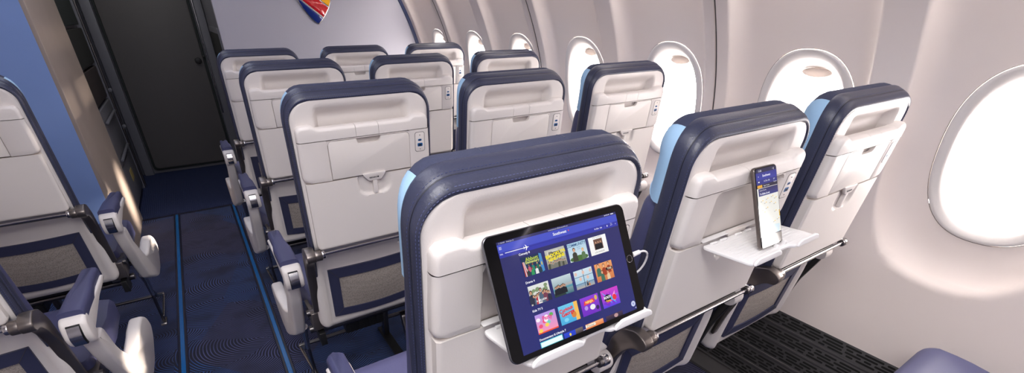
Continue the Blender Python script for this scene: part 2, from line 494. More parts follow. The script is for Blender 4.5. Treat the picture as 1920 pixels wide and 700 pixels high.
    dp = [(-.1060, .9275), (.1176, .9275)] + [(.1176 - .010 + .010 * math.cos(k * PI / 12), 1.023 + .010 * math.sin(k * PI / 12)) for k in range(7)] + [(.036, 1.033), (.034, 1.024), (.030, 1.0195), (.025, 1.0185), (-.020, 1.0185), (-.026, 1.0195), (-.029, 1.024), (-.031, 1.033)] + [(-.1060 + .010 - .010 * math.sin(k * PI / 12), 1.023 + .010 * math.cos(k * PI / 12)) for k in range(7)]
    b.prism(dp, 'y', .0004, .011, 'tray', .0012, seg=2, fn=shear, both=False)
    P['flap_door'] = b.mesh('flap_door', mir, 40)
    # --- power outlet
    b = B(); b.prism(rrect(.1342, .1643, .9712, 1.0288, .0065), 'y', -.0004, .003, 'seam', 0, fn=shear, both=False)
    b.prism(rrect(.1352, .1633, .9722, 1.0278, .006), 'y', -.0012, .003, 'shell', .0010, seg=2, fn=shear, both=False)
    P['power_outlet'] = b.mesh('power_outlet', mir)
    b = B()
    for x0, x1, z0, z1, m_ in ((.1435, .1545, 1.0025, 1.0085, 'port'), (.1415, .1570, .9865, .9965, 'port')):
        b.prism(rrect(x0, x1, z0, z1, .0025, 3), 'y', -.0018, 0, m_, .0004, seg=1, fn=shear)
    b.prism(rrect(.1445, .1535, .9885, .9930, .0006, 2), 'y', -.0022, 0, 'black', 0, fn=shear)
    b.prism(rrect(.1458, .1522, 1.0045, 1.0065, .0006, 2), 'y', -.0022, 0, 'black', 0, fn=shear)
    for z in (1.0185, .9775): b.prism(rrect(.1480, .1506, z, z + .0026, .0012, 3), 'y', -.0018, 0, 'black', 0, fn=shear)
    P['port'] = b.mesh('port', mir)
    # --- tray table, folded up against the shell
    b = B(); pts = []
    for i in range(46):
        z = .716 + (.9235 - .716) * i / 45; row = []
        w = .176
        if z < .731: t = (.731 - z) / .0155; w = .176 - .014 + .014 * math.sqrt(max(0, 1 - t * t * .98))
        for k in range(76):
            x = -w + 2 * w * k / 75
            y = yb(z) + .0005
            ex, ez = (x - .0075) / .050, (z - .905) / .042
            q = (abs(ex) ** 3.2 + abs(min(0, ez)) ** 3.2) ** (1 / 3.2) if ez < 0 else abs(ex)
            y += .009 * sm((1.0 - q) / .16)
            e = max(0, (abs(x) - (w - .006)) / .006); y += .004 * e * e
            e = max(0, (.721 - z) / .005); y += .004 * e * e
            row.append((x, y, z))
        pts.append(row)
    V = b.grid(pts, 'tray')
    bnd = [V[0][k] for k in range(76)] + [V[i][75] for i in range(1, 46)] + [V[45][k] for k in range(74, -1, -1)] + [V[i][0] for i in range(44, 0, -1)]
    back = [b.v((v.co.x, yb(v.co.z) + .021, v.co.z)) for v in bnd]
    for i in range(len(bnd)): b.face((bnd[i], bnd[(i + 1) % len(bnd)], back[(i + 1) % len(bnd)], back[i]), 'tray')
    P['tray_table'] = b.mesh('tray_table', mir, 50)
    # latch with maker's label
    b = B()
    b.prism(sub([(-.026, .931), (.041, .931), (.039, .925), (.026, .9085), (-.010, .9085), (-.024, .925)], .003, 2), 'y', -.0035, .004, 'shell', .0012, seg=2, fn=shear)
    b.prism(rrect(.0015, .0145, .866, .911, .0045, 4), 'y', -.002, .009, 'shell', .002, seg=2, fn=shear)
    P['tray_latch'] = b.mesh('tray_latch', mir)
    # --- hinge arm of the tray: curved gunmetal plate and knuckle
    b = B()
    path = [(.022, .701, .010), (.032, .706, .017), (.050, .710, .022), (.075, .700, .024), (.100, .668, .020), (.121, .615, .012), (.143, .53, .007), (.162, .45, .006)]
    up, dn = [], []
    for i, (y, z, w) in enumerate(path):
        a, c = path[max(i - 1, 0)], path[min(i + 1, len(path) - 1)]
        t = Vector((c[0] - a[0], c[1] - a[1])).normalized(); nn = Vector((-t.y, t.x))
        up.append((y + nn.x * w, z + nn.y * w)); dn.append((y - nn.x * w, z - nn.y * w))
    b.prism(sub(up + list(reversed(dn)), .01, 2), 'x', -.2155, -.190, 'bracket', .0025)
    b.cyl((-.193, .042, .706), (-.172, .042, .706), .0165, 'bracket', 24, .0015)
    b.cyl((-.1715, .042, .706), (-.163, .042, .706), .0125, 'chrome', 20, .001)
    P['tray_arm'] = b.mesh('tray_arm', mir, 40)
    b = B()
    b.cyl((-.165, .044, .706), (.176, .044, .706), .0052, 'chrome', 14)
    b.cyl((-.165, .056, .700), (.15, .056, .700), .005, 'steel', 10)
    b.cyl((.172, .044, .706), (.181, .044, .706), .0105, 'steel', 18, .001)
    b.cyl((.181, .044, .706), (.198, .044, .706), .0115, 'chrome', 18, .002)
    P['tray_bar'] = b.mesh('tray_bar', mir, 40)
    # --- literature pocket: leather frame with woven mesh
    b = B()
    def T(p): return Vector((p.x, p.y + ys(p.z), p.z))
    ox = lambda z: interp(z, [(.41, .155), (.61, .148)])
    outer = []; inner = []
    nn = 14
    def loop(x_a, x_b, z_a, z_b, sag):
        o = []
        for k in range(nn): o.append((x_a + (x_b - x_a) * k / nn, z_a - sag * math.sin(PI * k / nn)))
        for k in range(nn): o.append((x_b, z_a + (z_b - z_a) * k / nn))
        for k in range(nn): o.append((x_b + (x_a - x_b) * k / nn, z_b - .006 * math.sin(PI * k / nn)))
        for k in range(nn): o.append((x_a, z_b + (z_a - z_b) * k / nn))
        return o
    lo_, li_ = loop(-.153, .153, .413, .609, .012), loop(-.122, .122, .440, .571, .010)
    rows = []
    for L_, dy in ((lo_, 0.004), (lo_, -.006), (lo_, -.0075), (li_, -.0085), (li_, -.0075), (li_, -.002)):
        g = 1 if dy != -.0075 or L_ is li_ else .985
        rows.append([T(Vector((x * g, dy, z))) for x, z in L_])
    b.grid(rows, 'pocket', cu=True)
    for k in (0, nn, 2 * nn, 3 * nn):   # mitred corner seams
        p, q = rows[3][k], rows[2][k]; b.tube([p + Vector((0, -.0003, 0)), q + Vector((0, -.0003, 0))], .0006, 'seam', 5)
    P['seat_pocket'] = b.mesh('seat_pocket', mir, 40)
    b = B(); pts = []
    for i in range(15):
        row = []
        for k in range(21):
            x = -.124 + .248 * k / 20; s_ = math.sin(PI * k / 20)
            z = (.438 - .010 * s_) + ((.573 - .006 * s_) - (.438 - .010 * s_)) * i / 14
            row.append(T(Vector((x, -.004 - .006 * s_ * math.sin(PI * i / 14), z))))
        pts.append(row)
    b.grid(pts, 'mesh'); P['mesh_panel'] = b.mesh('mesh_panel', mir)
    # --- seat cushion and pan
    b = B(); rings = []
    for z, ins in ((.375, .02), (.385, .006), (.40, 0), (.455, 0), (.468, .006), (.474, .018), (.476, .06)):
        rr_ = rrect(-.215 + ins, .215 - ins, .215 + ins, .575 - ins, .03, 5)
        q = []
        for i in range(len(rr_)):      # add points along the long sides
            a_, c_ = rr_[i], rr_[(i + 1) % len(rr_)]
            nn_ = 8 if math.dist(a_, c_) > .1 else 1
            q += [(a_[0] + (c_[0] - a_[0]) * k / nn_, a_[1] + (c_[1] - a_[1]) * k / nn_) for k in range(nn_)]
        rings.append([(x * (1 + .150 * sm((y - .30) / .14)), y, z + .022 * sm((y - .3) / .2) - .012 * sm((y - .53) / .05)) for x, y in q])
    b.loft(rings, 'cushion')
    P['seat_cushion'] = b.mesh('seat_cushion', mir)
    b = B(); b.prism(rrect(-.205, .205, .22, .54, .03), 'z', .334, .378, 'black', .01)
    P['seat_pan'] = b.mesh('seat_pan', mir)
    # --- inboard (between-seat) armrest
    b = B()
    b.cyl((.228, .112, .628), (.272, .112, .628), .024, 'shell', 22, .006)
    b.prism(sub([(.105, .665), (.12, .64), (.40, .618), (.43, .63), (.42, .645), (.15, .668)], .01, 3), 'x', .230, .270, 'shell', .008)
    P['armrest_between'] = b.mesh('armrest', mir)
    b = B()
    b.prism(sub([(.098, .622), (.135, .622), (.185, .50), (.22, .42), (.26, .36), (.215, .345), (.178, .40), (.150, .50), (.113, .585)], .012, 3), 'x', .241, .259, 'black', .003)
    b.prism(sub([(.13, .60), (.16, .60), (.26, .44), (.36, .38), (.36, .33), (.26, .33), (.20, .36)], .012, 3), 'x', .217, .283, 'black', .004)
    P['armrest_support'] = b.mesh('armrest_support', mir)
    # --- aisle armrest
    b = B()
    b.prism(sub([(.086, .612), (.092, .655), (.112, .667), (.135, .664), (.150, .60), (.135, .582), (.105, .582)], .016, 4), 'x', -.281, -.227, 'shell', .009, 4)
    b.prism(sub([(.12, .648), (.17, .650), (.30, .641), (.415, .634), (.432, .626), (.42, .616), (.30, .618), (.13, .60)], .010, 4), 'x', -.2795, -.2285, 'shell', .005, 4)
    P['aisle_armrest'] = b.mesh('armrest', mir)
    b = B()
    b.loft([[(x * .93 - (.254 - .254 * .93 if False else 0) - .0178, y, z + dz) for x, y in q] for q, dz in []] or
           [[(-.254 + sx * (.026 - .006 * sm((y - .26) / .04)) * g, y, interp(y, [(.10, .672), (.15, .669), (.42, .652), (.445, .640)]) + dz)
             for sx, y in ([(-1, yy) for yy in (.115, .15, .2, .25, .28, .32, .38, .425)] + [(-.7, .442), (0, .449), (.7, .442)] + [(1, yy) for yy in (.425, .38, .32, .28, .25, .2, .15, .115)])]
            for g, dz in ((.96, -.026), (1, -.012), (1.0, -.003), (.95, .003), (.8, .007), (.4, .009))], 'cushion')
    P['armrest_pad'] = b.mesh('armrest_pad', mir, 50)
    b = B()
    b.box(-.2675, -.2405, .0862, .12, .5945, .6515, 'black', .002)
    rings = []
    b.grid([[(x, .0855 - .010 * math.sin(PI * k / 10) , .596 + .054 * k / 10) for x in (-.2665, -.2415)] for k in range(11)], 'chrome')
    P['recline_button'] = b.mesh('recline_button', mir, 60)
    b = B()
    side = sub([(.125, .585), (.20, .580), (.235, .49), (.295, .405), (.33, .392), (.44, .412), (.54, .402), (.60, .365), (.625, .315), (.58, .285), (.46, .262), (.36, .262), (.29, .30), (.235, .39), (.165, .50)], .02, 4)
    b.prism(side, 'x', -.279, -.240, 'shell', .010, 4, fn=lambda p: Vector((p.x - .022 * sm((p.y - .26) / .14), p.y, p.z)))
    P['side_panel'] = b.mesh('side_panel', mir, 50)
    b = B()
    b.cyl((-.235, .20, .43), (-.16, .20, .43), .012, 'steel', 14)
    b.cyl((-.235, .23, .345), (-.16, .23, .345), .014, 'steel', 14)
    b.box(-.225, -.19, .17, .28, .37, .44, 'bracket', .004)
    b.box(-.215, -.195, .16, .24, .31, .36, 'black', .003)
    P['seat_mount'] = b.mesh('seat_mount', mir)
    return P

PARTS = {False: build_seat_parts(False), True: build_seat_parts(True)}
LATCH_TXT = text_mesh('RECARO\u25cf', .0058, 'label', .00015, bold=.00012)

def holder_parts():
    """open flap that carries a device"""
    b = B()
    z0 = .921
    pl = [(-.105, .012), (.117, .012), (.122, .004), (.136, -.060), (.138, -.078), (.130, -.088), (.052, -.088), (.044, -.080), (.010, -.080), (.002, -.089), (-.084, -.090), (-.094, -.082), (-.106, 0.0)]
    b.prism(sub(pl, .006, 3), 'z', z0 - .006, z0, 'white', .0015, seg=2)
    for k in range(9):
        y = -.004 - .0085 * k
        b.tube([(-.085, y, z0 + .0004), (.118, y, z0 + .0004)], .0007, 'white', 5)
    P = {'shelf': b.mesh('holder_shelf')}
    b = B()
    for x0, x1 in ((-.092, -.002), (.056, .136)):
        lip = sub([(x0, z0 - .004), (x1, z0 - .004), (x1 - .003, z0 + .005), (x1 - .014, z0 + .010), (x0 + .014, z0 + .010), (x0 + .003, z0 + .004)], .004, 3)
        b.prism(lip, 'y', -.092, -.086, 'white', .0018, seg=3)
    for x0 in (.008, .036): b.prism(sub([(x0, z0 - .002), (x0 + .010, z0 - .002), (x0 + .006, z0 + .007), (x0 + .002, z0 + .007)], .002, 2), 'y', -.074, -.066, 'white', .001, seg=2)
    P['lip'] = b.mesh('holder_lip')
    b = B()
    for x in (-.088, -.056, -.006, .028, .088): b.cyl((x, .006, z0 + .002), (x + .018, .006, z0 + .002), .0028, 'white', 12, .0006)
    b.box(-.105, .117, -.0005 + yb(.95), .012 + yb(.95), .9275, .9285, 'white', 0)
    P['hinge'] = b.mesh('holder_hinge')
    return P
HOLD = holder_parts()

# ---- tube frames the seats bolt to, one per row block
def frame_meshes(mir):
    s = -1 if mir else 1; P = {}
    for key, xa in (('outer', -.205), ('inner', -.249)):
        b = B()
        for y, z in ((.255, .316), (.45, .316)): b.cyl((s * xa, y, z), (s * .249, y, z), .0115, 'steel', 16)
        P['cross_tube_' + key] = b.mesh('cross_tube')
        b = B(); b.tube([(s * (-.228 if key == 'outer' else -.249), .512, .098), (s * .249, .512, .098)], .0085, 'steel', 12)
        P['baggage_bar_' + key] = b.mesh('baggage_bar')
    b = B()
    xi = s * -.243
    b.tube([(xi, .33, .30), (xi, .36, .25), (xi, .375, .17)], [.014, .011, .008], 'chrome', 12)
    b.tube([(xi, .365, .25), (s * -.241, .385, .14), (s * -.238, .405, .014)], .0065, 'steel', 10)
    b.tube([(xi, .37, .21), (s * -.248, .42, .14), (s * -.255, .50, .100)], .0065, 'steel', 10)
    b.tube([(s * -.2, .512, .098), (s * -.2636, .514, .098)], .0085, 'steel', 12)
    b.tube([(s * -.262, .516, .100), (s * -.258, .50, .08), (s * -.238, .405, .014)], .0055, 'steel', 10)
    b.prism(sub([(.37, .0), (.44, .0), (.435, .010), (.375, .010)], .003, 2), 'x', s * -.238 - .012, s * -.238 + .012, 'steel', .002)
    P['leg_brace'] = b.mesh('leg_brace')
    b = B(); x = s * .10
    b.prism(sub([(.44, .30), (.47, .30), (.53, .02), (.58, .0), (.50, .0), (.49, .03)], .01, 3), 'x', x - .012, x + .012, 'steel', .003)
    b.prism(sub([(.20, .30), (.23, .30), (.13, .02), (.15, .0), (.05, .0), (.09, .03)], .01, 3), 'x', x - .012, x + .012, 'steel', .003)
    b.prism(sub([(.05, 0), (.58, 0), (.58, .014), (.05, .014)], .004, 2), 'x', x - .018, x + .018, 'black', .002)
    P['leg'] = b.mesh('leg')
    return P
FRAMES = {False: frame_meshes(False), True: frame_meshes(True)}

SEAT_N = 0
def seat(x, y, label, group, aisle=False, mir=False, open_flap=False, legs=True, tilt=0):
    P = PARTS[mir]
    t = link('passenger_seat', None, None, (x, y, 0)); tag(t, label, 'seat', group)
    t.rotation_euler.x = tilt
    def p(name, key=None, parent=t, loc=(0, 0, 0)):
        return link(name, P[key or name], parent, loc)
    p('seat_back_shell'); tr = p('leather_trim'); p('stitching', parent=tr)
    p('headrest')
    w = p('headrest_wing', 'headrest_wing_l'); w['label'] = 'light blue side wing'
    w = p('headrest_wing', 'headrest_wing_r'); w['label'] = 'light blue side wing'
    p('back_cushion'); p('amenity_bar'); p('panel_surround')
    if open_flap:
        h = link('device_holder', HOLD['shelf'], t); h['label'] = 'opened white flap used as a device shelf'
        link('lip', HOLD['lip'], h); link('hinge', HOLD['hinge'], h)
    else: p('flap_door')
    o = p('power_outlet'); p('port', parent=o)
    tt = p('tray_table'); la = p('tray_latch', parent=tt)
    s = -1 if mir else 1
    tx = link('lettering', LATCH_TXT, tt, (s * .0055, yb(.917) - .0040, .9172)); tx.rotation_euler = (PI / 2 + .136, 0, 0)
    p('tray_arm'); p('tray_bar')
    F = FRAMES[mir]; k = 'outer' if aisle else 'inner'
    fr = link('frame', F['cross_tube_' + k], t); fr['label'] = 'steel tubes under the cushion'
    link('baggage_bar', F['baggage_bar_' + k], fr)
    if legs: link('leg', F['leg'], fr)
    if aisle: link('leg_brace', F['leg_brace'], fr)
    k = p('seat_pocket'); p('mesh_panel', parent=k)
    p('seat_cushion'); p('seat_pan')
    a = p('armrest', 'armrest_between'); p('armrest_support', parent=a)
    if aisle:
        a = p('armrest', 'aisle_armrest'); p('armrest_pad', parent=a); p('recline_button', parent=a)
        p('side_panel'); p('seat_mount')
    return t

G = 'passenger seats in rows of three'
ROWY = {1: -.798, 2: 0., 3: .802, 4: 1.597}
ROWX = {1: .003, 2: 0., 3: -.011, 4: -.029}
rowword = {1: 'nearest row', 2: 'second row from the camera', 3: 'third row from the camera', 4: 'farthest row by the grey bulkhead'}
for r in (1, 2, 3, 4):
    for c, (dx, word) in enumerate(((0, 'aisle'), (.5, 'middle'), (1.0, 'window'))):
        lab = 'white-backed navy-trimmed %s seat right of the aisle, %s' % (word, rowword[r])
        if r == 1 and c == 0: lab = 'white-backed navy-trimmed aisle seat with the tablet on its open flap'
        if r == 1 and c == 1: lab = 'white-backed navy-trimmed middle seat with the phone on its open flap'
        if r == 1 and c == 2: lab = 'white-backed navy-trimmed window seat right of the phone seat, nearest the large window'
        seat(ROWX[r] + dx, ROWY[r], lab, G, aisle=(c == 0), legs=(c < 2), open_flap=(r == 1 and c < 2))
seat(-1.004, .808, 'white-backed navy-trimmed seat left of the aisle in front of the blue wall', G, True, True)
seat(-1.012, .010, 'seat at lower left corner, its armrest and cushion beside the aisle', G, True, True)
# row nearest the camera by the wall shows only the front of one cushion
cs = link('seat_cushion', PARTS[False]['seat_cushion'], None, (1.003, -1.600, -.015))
tag(cs, 'navy seat cushion at the bottom right beside the black floor grille', 'seat cushion')

# black power boxes
def power_box(x, y, label):
    b = B()
    b.prism(rrect(x - .110, x + .036, .250, .312, .008), 'y', y + .270, y + .42, 'black', .003)
    for k in range(4): b.prism(rrect(x - .095 + .035 * k, x - .075 + .035 * k, .258, .304, .003), 'y', y + .267, y + .272, 'black', .001)
    tag(link('power_box', b.mesh('power_box')), label, 'power supply', 'black boxes under the seats')
power_box(0, 0, 'black electronics box hanging under the aisle seat, second row right of the aisle')
power_box(-1.12, .808, 'black electronics box under the seat in front of the blue wall')

# ------------------------------------------------------------------ tablet and phone (flat art drawn on lit screens)
class Art:
    def __init__(s): s.bm = bmesh.new(); s.lay = s.bm.loops.layers.float_color.new('ink'); s.k = 0
    def poly(s, pts, col, dz=None):
        s.k += 1; d = dz if dz is not None else s.k * 8e-6
        f = s.bm.faces.new([s.bm.verts.new((x, -d, y)) for x, y in pts])
        for l in f.loops: l[s.lay] = srgb(*col) if len(col) == 3 else col
    def rect(s, x0, y0, x1, y1, col, col2=None):
        s.k += 1; d = s.k * 8e-6
        P_ = [(x0, y0), (x1, y0), (x1, y1), (x0, y1)]
        f = s.bm.faces.new([s.bm.verts.new((x, -d, y)) for x, y in P_])
        for l, i in zip(f.loops, range(4)): l[s.lay] = srgb(*(col if (i < 2 or not col2) else col2))
    def oval(s, cx, cy, rx, ry, col, n=12, a0=0):
        s.poly([(cx + rx * math.cos(2 * PI * k / n), cy + ry * math.sin(2 * PI * k / n)) for k in range(n)], col)
    def person(s, x, y, h, top, skin=(200, 150, 120), hair=(40, 28, 24)):
        s.poly([(x - h * .24, y), (x + h * .24, y), (x + h * .2, y + h * .55), (x + h * .08, y + h * .66), (x - h * .08, y + h * .66), (x - h * .2, y + h * .55)], top)
        s.oval(x, y + h * .84, h * .13, h * .16, hair); s.oval(x, y + h * .80, h * .095, h * .13, skin)
    def text(s, txt, x, y, size, col, align='LEFT', bold=0, rot=0, sx=1):
        me = text_mesh(txt, size, 'label', 0, align, bold); s.k += 1; d = s.k * 8e-6
        vs = []
        c_, s__ = math.cos(rot), math.sin(rot)
        for v in me.vertices:
            a, b_ = v.co.x * sx, v.co.y
            vs.append(s.bm.verts.new((x + a * c_ - b_ * s__, -d, y + a * s__ + b_ * c_)))
        for p in me.polygons:
            try: f = s.bm.faces.new([vs[i] for i in p.vertices])
            except ValueError: continue
            for l in f.loops: l[s.lay] = srgb(*col)
        bpy.data.meshes.remove(me)
    def done(s, name):
        # face outwards (towards -y)
        for f in s.bm.faces:
            f.normal_update()
            if f.normal.y > 0: f.normal_flip()
        me = bpy.data.meshes.new(name); s.bm.to_mesh(me); s.bm.free(); me.materials.append(M['screen']); return me

def tablet():
    W, H, T_ = .250, .174, .0062
    t = link('tablet', None); tag(t, 'tablet with black bezel showing a blue film menu, propped on the open seat flap', 'tablet')
    b = B()
    b.prism(rrect(-W / 2, W / 2, -H / 2, H / 2, .012, 6), 'y', 0, T_, 'devedge', .0022, seg=3)
    link('case', b.mesh('case'), t)
    b = B(); b.prism(rrect(-W / 2 + .0012, W / 2 - .0012, -H / 2 + .0012, H / 2 - .0012, .011, 6), 'y', -.0004, .0006, 'devblack', .0003, seg=1)
    link('bezel', b.mesh('bezel'), t)
    b = B()
    b.tube([(W / 2 - .0105 + .0056 * math.cos(a * PI / 12), -.0006, .0056 * math.sin(a * PI / 12)) for a in range(25)], .00045, 'chrome', 6)
    b.prism([(W / 2 - .0105 + .0052 * math.cos(a * PI / 12), .0052 * math.sin(a * PI / 12)) for a in range(24)], 'y', -.0005, 0, 'devblack', 0)
    link('home_button', b.mesh('home_button'), t)
    # screen: photo coordinates measured as fractions of the display
    a = Art()
    L0, L1, Z0, Z1 = -.1055, .1070, -.0780, .0762
    a.rect(L0, Z0, L1, Z1, (33, 40, 112), (44, 44, 100))
    a.rect(L0, .0620, L1, .0725, (70, 82, 196)); a.rect(L0, .0548, L1, .0620, (50, 56, 170))
    a.text('Southwest', -.003, .0672, .0056, (245, 245, 252), 'CENTER', .00012); a.poly([(.0118, .0675), (.0130, .0688), (.0142, .0675), (.0130, .0662)], (235, 70, 70))
    a.text('entertainment.southwestwifi.com', -.004, .0742, .0026, (220, 220, 236), 'CENTER'); a.text('...', -.004, .0762, .004, (220, 220, 235), 'CENTER')
    a.text('11:18 AM   Wed Jan 31', -.103, .0742, .0026, (225, 225, 240)); 
    for k in range(4): a.oval(.0845 + .0028 * k, .0745, .0009, .0009, (230, 230, 245), 8)
    a.rect(.0965, .0738, .1020, .0752, (240, 240, 250))
    for k in range(3): a.rect(-.1035, .0688 - .0014 * k, -.0995, .0694 - .0014 * k, (230, 230, 245))
    a.text('1h 55m  16h', .0745, .0585, .0030, (240, 240, 250), 'RIGHT', .00006); a.rect(.0795, .056, .0798, .061, (120, 126, 220))
    a.oval(.085, .0586, .0010, .0014, (225, 225, 245)); a.text('The\n54\u00b0F', .0935, .0594, .0024, (240, 240, 250), 'CENTER'); a.text('v', .102, .0588, .004, (230, 230, 245), 'CENTER')
    a.text('DAL', -.1040, .0596, .0026, (240, 240, 250), bold=.00006); a.rect(-.0960, .0598, -.0640, .0606, (250, 250, 255)); a.rect(-.0600, .0600, L1, .0603, (38, 40, 120))
    a.poly([(x - .0620, z + .0602) for x, z in ((.0044, 0), (.0012, .0007), (-.0010, .0038), (-.0018, .0038), (-.0006, .0007), (-.0032, .0006), (-.0040, .0018), (-.0046, .0018), (-.0040, 0), (-.0046, -.0018), (-.0040, -.0018), (-.0032, -.0006), (-.0006, -.0007), (-.0018, -.0038), (-.0010, -.0038), (.0012, -.0007))], (255, 255, 255))
    for txt, z in (('Comedy 8', .0528), ('Drama 4', .0137), ('Kids TV 5', -.0260), ('Documentary & Lifestyle 7', -.0667)): a.text(txt, -.0765, z, .0042, (245, 245, 255), 'LEFT', .0001)
    a.oval(.1015, -.0680, .0043, .0043, (205, 212, 240), 20); a.rect(.1012, -.0700, .1018, -.0660, (90, 100, 180)); a.oval(.1015, -.0680, .0012, .0016, (120, 128, 200), 10)
    a.rect(-.02, -.0772, .03, -.0767, (235, 235, 245)); a.rect(.104, -.0756, .1062, -.0746, (240, 240, 250))
    link('screen', a.done('screen'), t, (0, -.00062, 0))
    cw, ch = .0340, .0268
    def card(i, r):
        x0 = -.0757 + i * .0395; y1 = .0485 - .0403 * r
        return x0, y1 - ch, x0 + cw, y1
    def thumb(i, r, fn, lab, crop=1):
        x0, y0, x1, y1 = card(i, r)
        if crop < 1: y0 = y1 - ch * crop
        a = Art(); fn(a, x0, y0, x1 - x0, y1 - y0)
        o = link('thumbnail', a.done('thumbnail'), t, (0, -.0016, 0)); o['label'] = lab
    def c1(a, x, y, w, h):
        a.rect(x, y, x + w, y + h, (24, 58, 92), (20, 44, 80))
        for k in range(4): a.poly([(x + w * (.04 + .05 * k), y), (x + w * (.08 + .05 * k), y), (x + w * (.06 + .02 * k), y + h * .75), (x + w * (.03 + .02 * k), y + h * .75)], (230, 220, 220) if k % 2 else (190, 50, 60))
        a.poly([(x + w * .84, y), (x + w, y + h * .05), (x + w * .98, y + h * .95), (x + w * .86, y + h)], (70, 140, 200)); a.oval(x + w * .92, y + h * .45, w * .03, h * .1, (220, 190, 80))
        for px, py, c in ((.3, .18, (200, 90, 120)), (.48, .2, (40, 140, 110)), (.7, .2, (30, 110, 90)), (.22, 0, (40, 60, 60)), (.42, 0, (50, 150, 90)), (.62, 0, (230, 230, 230)), (.8, .02, (40, 60, 70))): a.person(x + w * px, y + h * py, h * .42, c, (150, 100, 76) if px < .7 else (205, 160, 130))
        a.text('Abbott', x + w * .5, y + h * .83, .0072, (200, 220, 70), 'CENTER', .0001); a.text('Elementary', x + w * .5, y + h * .68, .0050, (220, 230, 120), 'CENTER', .0001)
    def c2(a, x, y, w, h):
        a.rect(x, y, x + w, y + h, (150, 150, 140), (190, 190, 182))
        for k in range(14): a.rect(x + w * random.uniform(0, .85), y + h * random.uniform(.4, .9), x + w * random.uniform(.1, 1), y + h * random.uniform(.4, .95), (random.choice([(90, 90, 80), (120, 118, 110), (210, 208, 196)])))
        for k in range(9): a.person(x + w * (.1 + .1 * k), y, h * random.uniform(.3, .45), random.choice([(40, 40, 44), (70, 74, 60), (120, 120, 110)]))
        a.text('BROOKLYN', x + w * .5, y + h * .70, .0066, (246, 226, 40), 'CENTER', .0003, .12); a.text('NINE-NINE', x + w * .52, y + h * .50, .0058, (246, 226, 40), 'CENTER', .0003, .12)
    def c3(a, x, y, w, h):
        a.rect(x, y, x + w, y + h, (214, 228, 232), (170, 205, 228))
        a.oval(x + w * .5, y + h * .12, w * .5, h * .16, (70, 110, 50))
        a.person(x + w * .30, y, h * .74, (58, 60, 50), (222, 170, 140), (84, 56, 40)); a.person(x + w * .76, y, h * .62, (90, 120, 80), (232, 186, 150), (214, 170, 90))
        a.text('COMMUNITY', x + w * .48, y + h * .86, .0058, (38, 84, 130), 'CENTER', .0001); a.text('season\nthree', x + w * .58, y + h * .66, .0026, (80, 130, 170), 'CENTER')
    def c4(a, x, y, w, h):
        a.rect(x, y, x + w, y + h, (244, 242, 240), (250, 250, 250)); a.rect(x + w * .26, y + h * .26, x + w * .76, y + h * .84, (150, 110, 90), (110, 80, 70))
        for k in range(3): a.person(x + w * (.38 + .13 * k), y + h * .26, h * .5, (24, 22, 24))
        a.text('F R I E N D S', x + w * .5, y + h * .93, .0030, (60, 60, 64), 'CENTER'); a.text('LOS ANGELES', x + w * .5, y + h * .12, .0030, (80, 80, 84), 'CENTER')
    def d1(a, x, y, w, h):
        a.rect(x, y, x + w, y + h, (206, 200, 188), (226, 230, 226))
        for k in range(8): a.oval(x + w * random.random() * .95, y + h * random.uniform(.6, .9), w * .09, h * .09, (130, 150, 110))
        for k in range(10): a.person(x + w * (.08 + .093 * k), y + h * random.choice([0, .08]), h * random.uniform(.5, .72), random.choice([(190, 50, 60), (40, 44, 66), (226, 220, 216), (120, 60, 80), (80, 100, 120)]))
        a.text('A MILLION', x + w * .5, y + h * .16, .0036, (250, 250, 250), 'CENTER', .0001)
    def d2(a, x, y, w, h):
        a.rect(x, y, x + w, y + h, (60, 110, 120), (198, 214, 220)); a.rect(x, y + h * .32, x + w, y + h * .42, (84, 150, 166))
        a.poly([(x, y), (x + w * .6, y), (x + w * .5, y + h * .25), (x, y + h * .2)], (40, 60, 56))
        for k in range(7): a.person(x + w * (.12 + .08 * k), y + h * .1, h * (.46 + .03 * (k % 3)), (22, 26, 34))
        a.text('CHICAGO', x + w * .78, y + h * .52, .0036, (214, 170, 150), 'CENTER')
    def d3(a, x, y, w, h):
        a.rect(x, y, x + w, y + h, (150, 196, 220), (210, 226, 236)); a.rect(x, y, x + w, y + h * .25, (180, 170, 160), (120, 160, 190))
        for k in (.25, .62): a.rect(x, y + h * k, x + w, y + h * (k + .025), (60, 90, 120))
        a.rect(x + w * .47, y, x + w * .50, y + h, (60, 90, 120))
        for k in range(5): a.oval(x + w * (.1 + .2 * k), y + h * (.5 if k % 2 else .82), w * .07, h * .1, (226, 190, 176))
        a.person(x + w * .62, y + h * .05, h * .28, (50, 50, 60)); a.person(x + w * .72, y + h * .03, h * .22, (200, 120, 60))
    def d4(a, x, y, w, h):
        a.rect(x, y, x + w, y + h, (206, 120, 70), (236, 160, 100))
        for px, py, q in ((.2, .3, .7), (.5, .28, .66), (.78, .36, .62), (.35, .0, .6), (.68, .0, .5)): a.person(x + w * px, y + h * py, h * q, random.choice([(160, 60, 30), (60, 110, 90), (230, 200, 160)]), (232, 180, 140), (110, 50, 24))
        a.rect(x + w * .6, y + h * .5, x + w * .98, y + h * .66, (50, 24, 20)); a.text('THIS', x + w * .8, y + h * .58, .004, (250, 230, 200), 'CENTER', .0001)
    def k1(a, x, y, w, h):
        a.rect(x, y, x + w, y + h, (250, 150, 180), (180, 150, 230)); a.rect(x, y, x + w, y + h * .07, (240, 80, 40))
        for k in range(9): a.oval(x + w * random.uniform(.1, .9), y + h * random.uniform(.15, .8), w * .1, h * .1, random.choice([(120, 210, 190), (250, 210, 90), (240, 80, 120), (90, 180, 90), (250, 240, 250)]))
        a.text('Party', x + w * .56, y + h * .72, .0078, (236, 60, 130), 'CENTER', .0002)
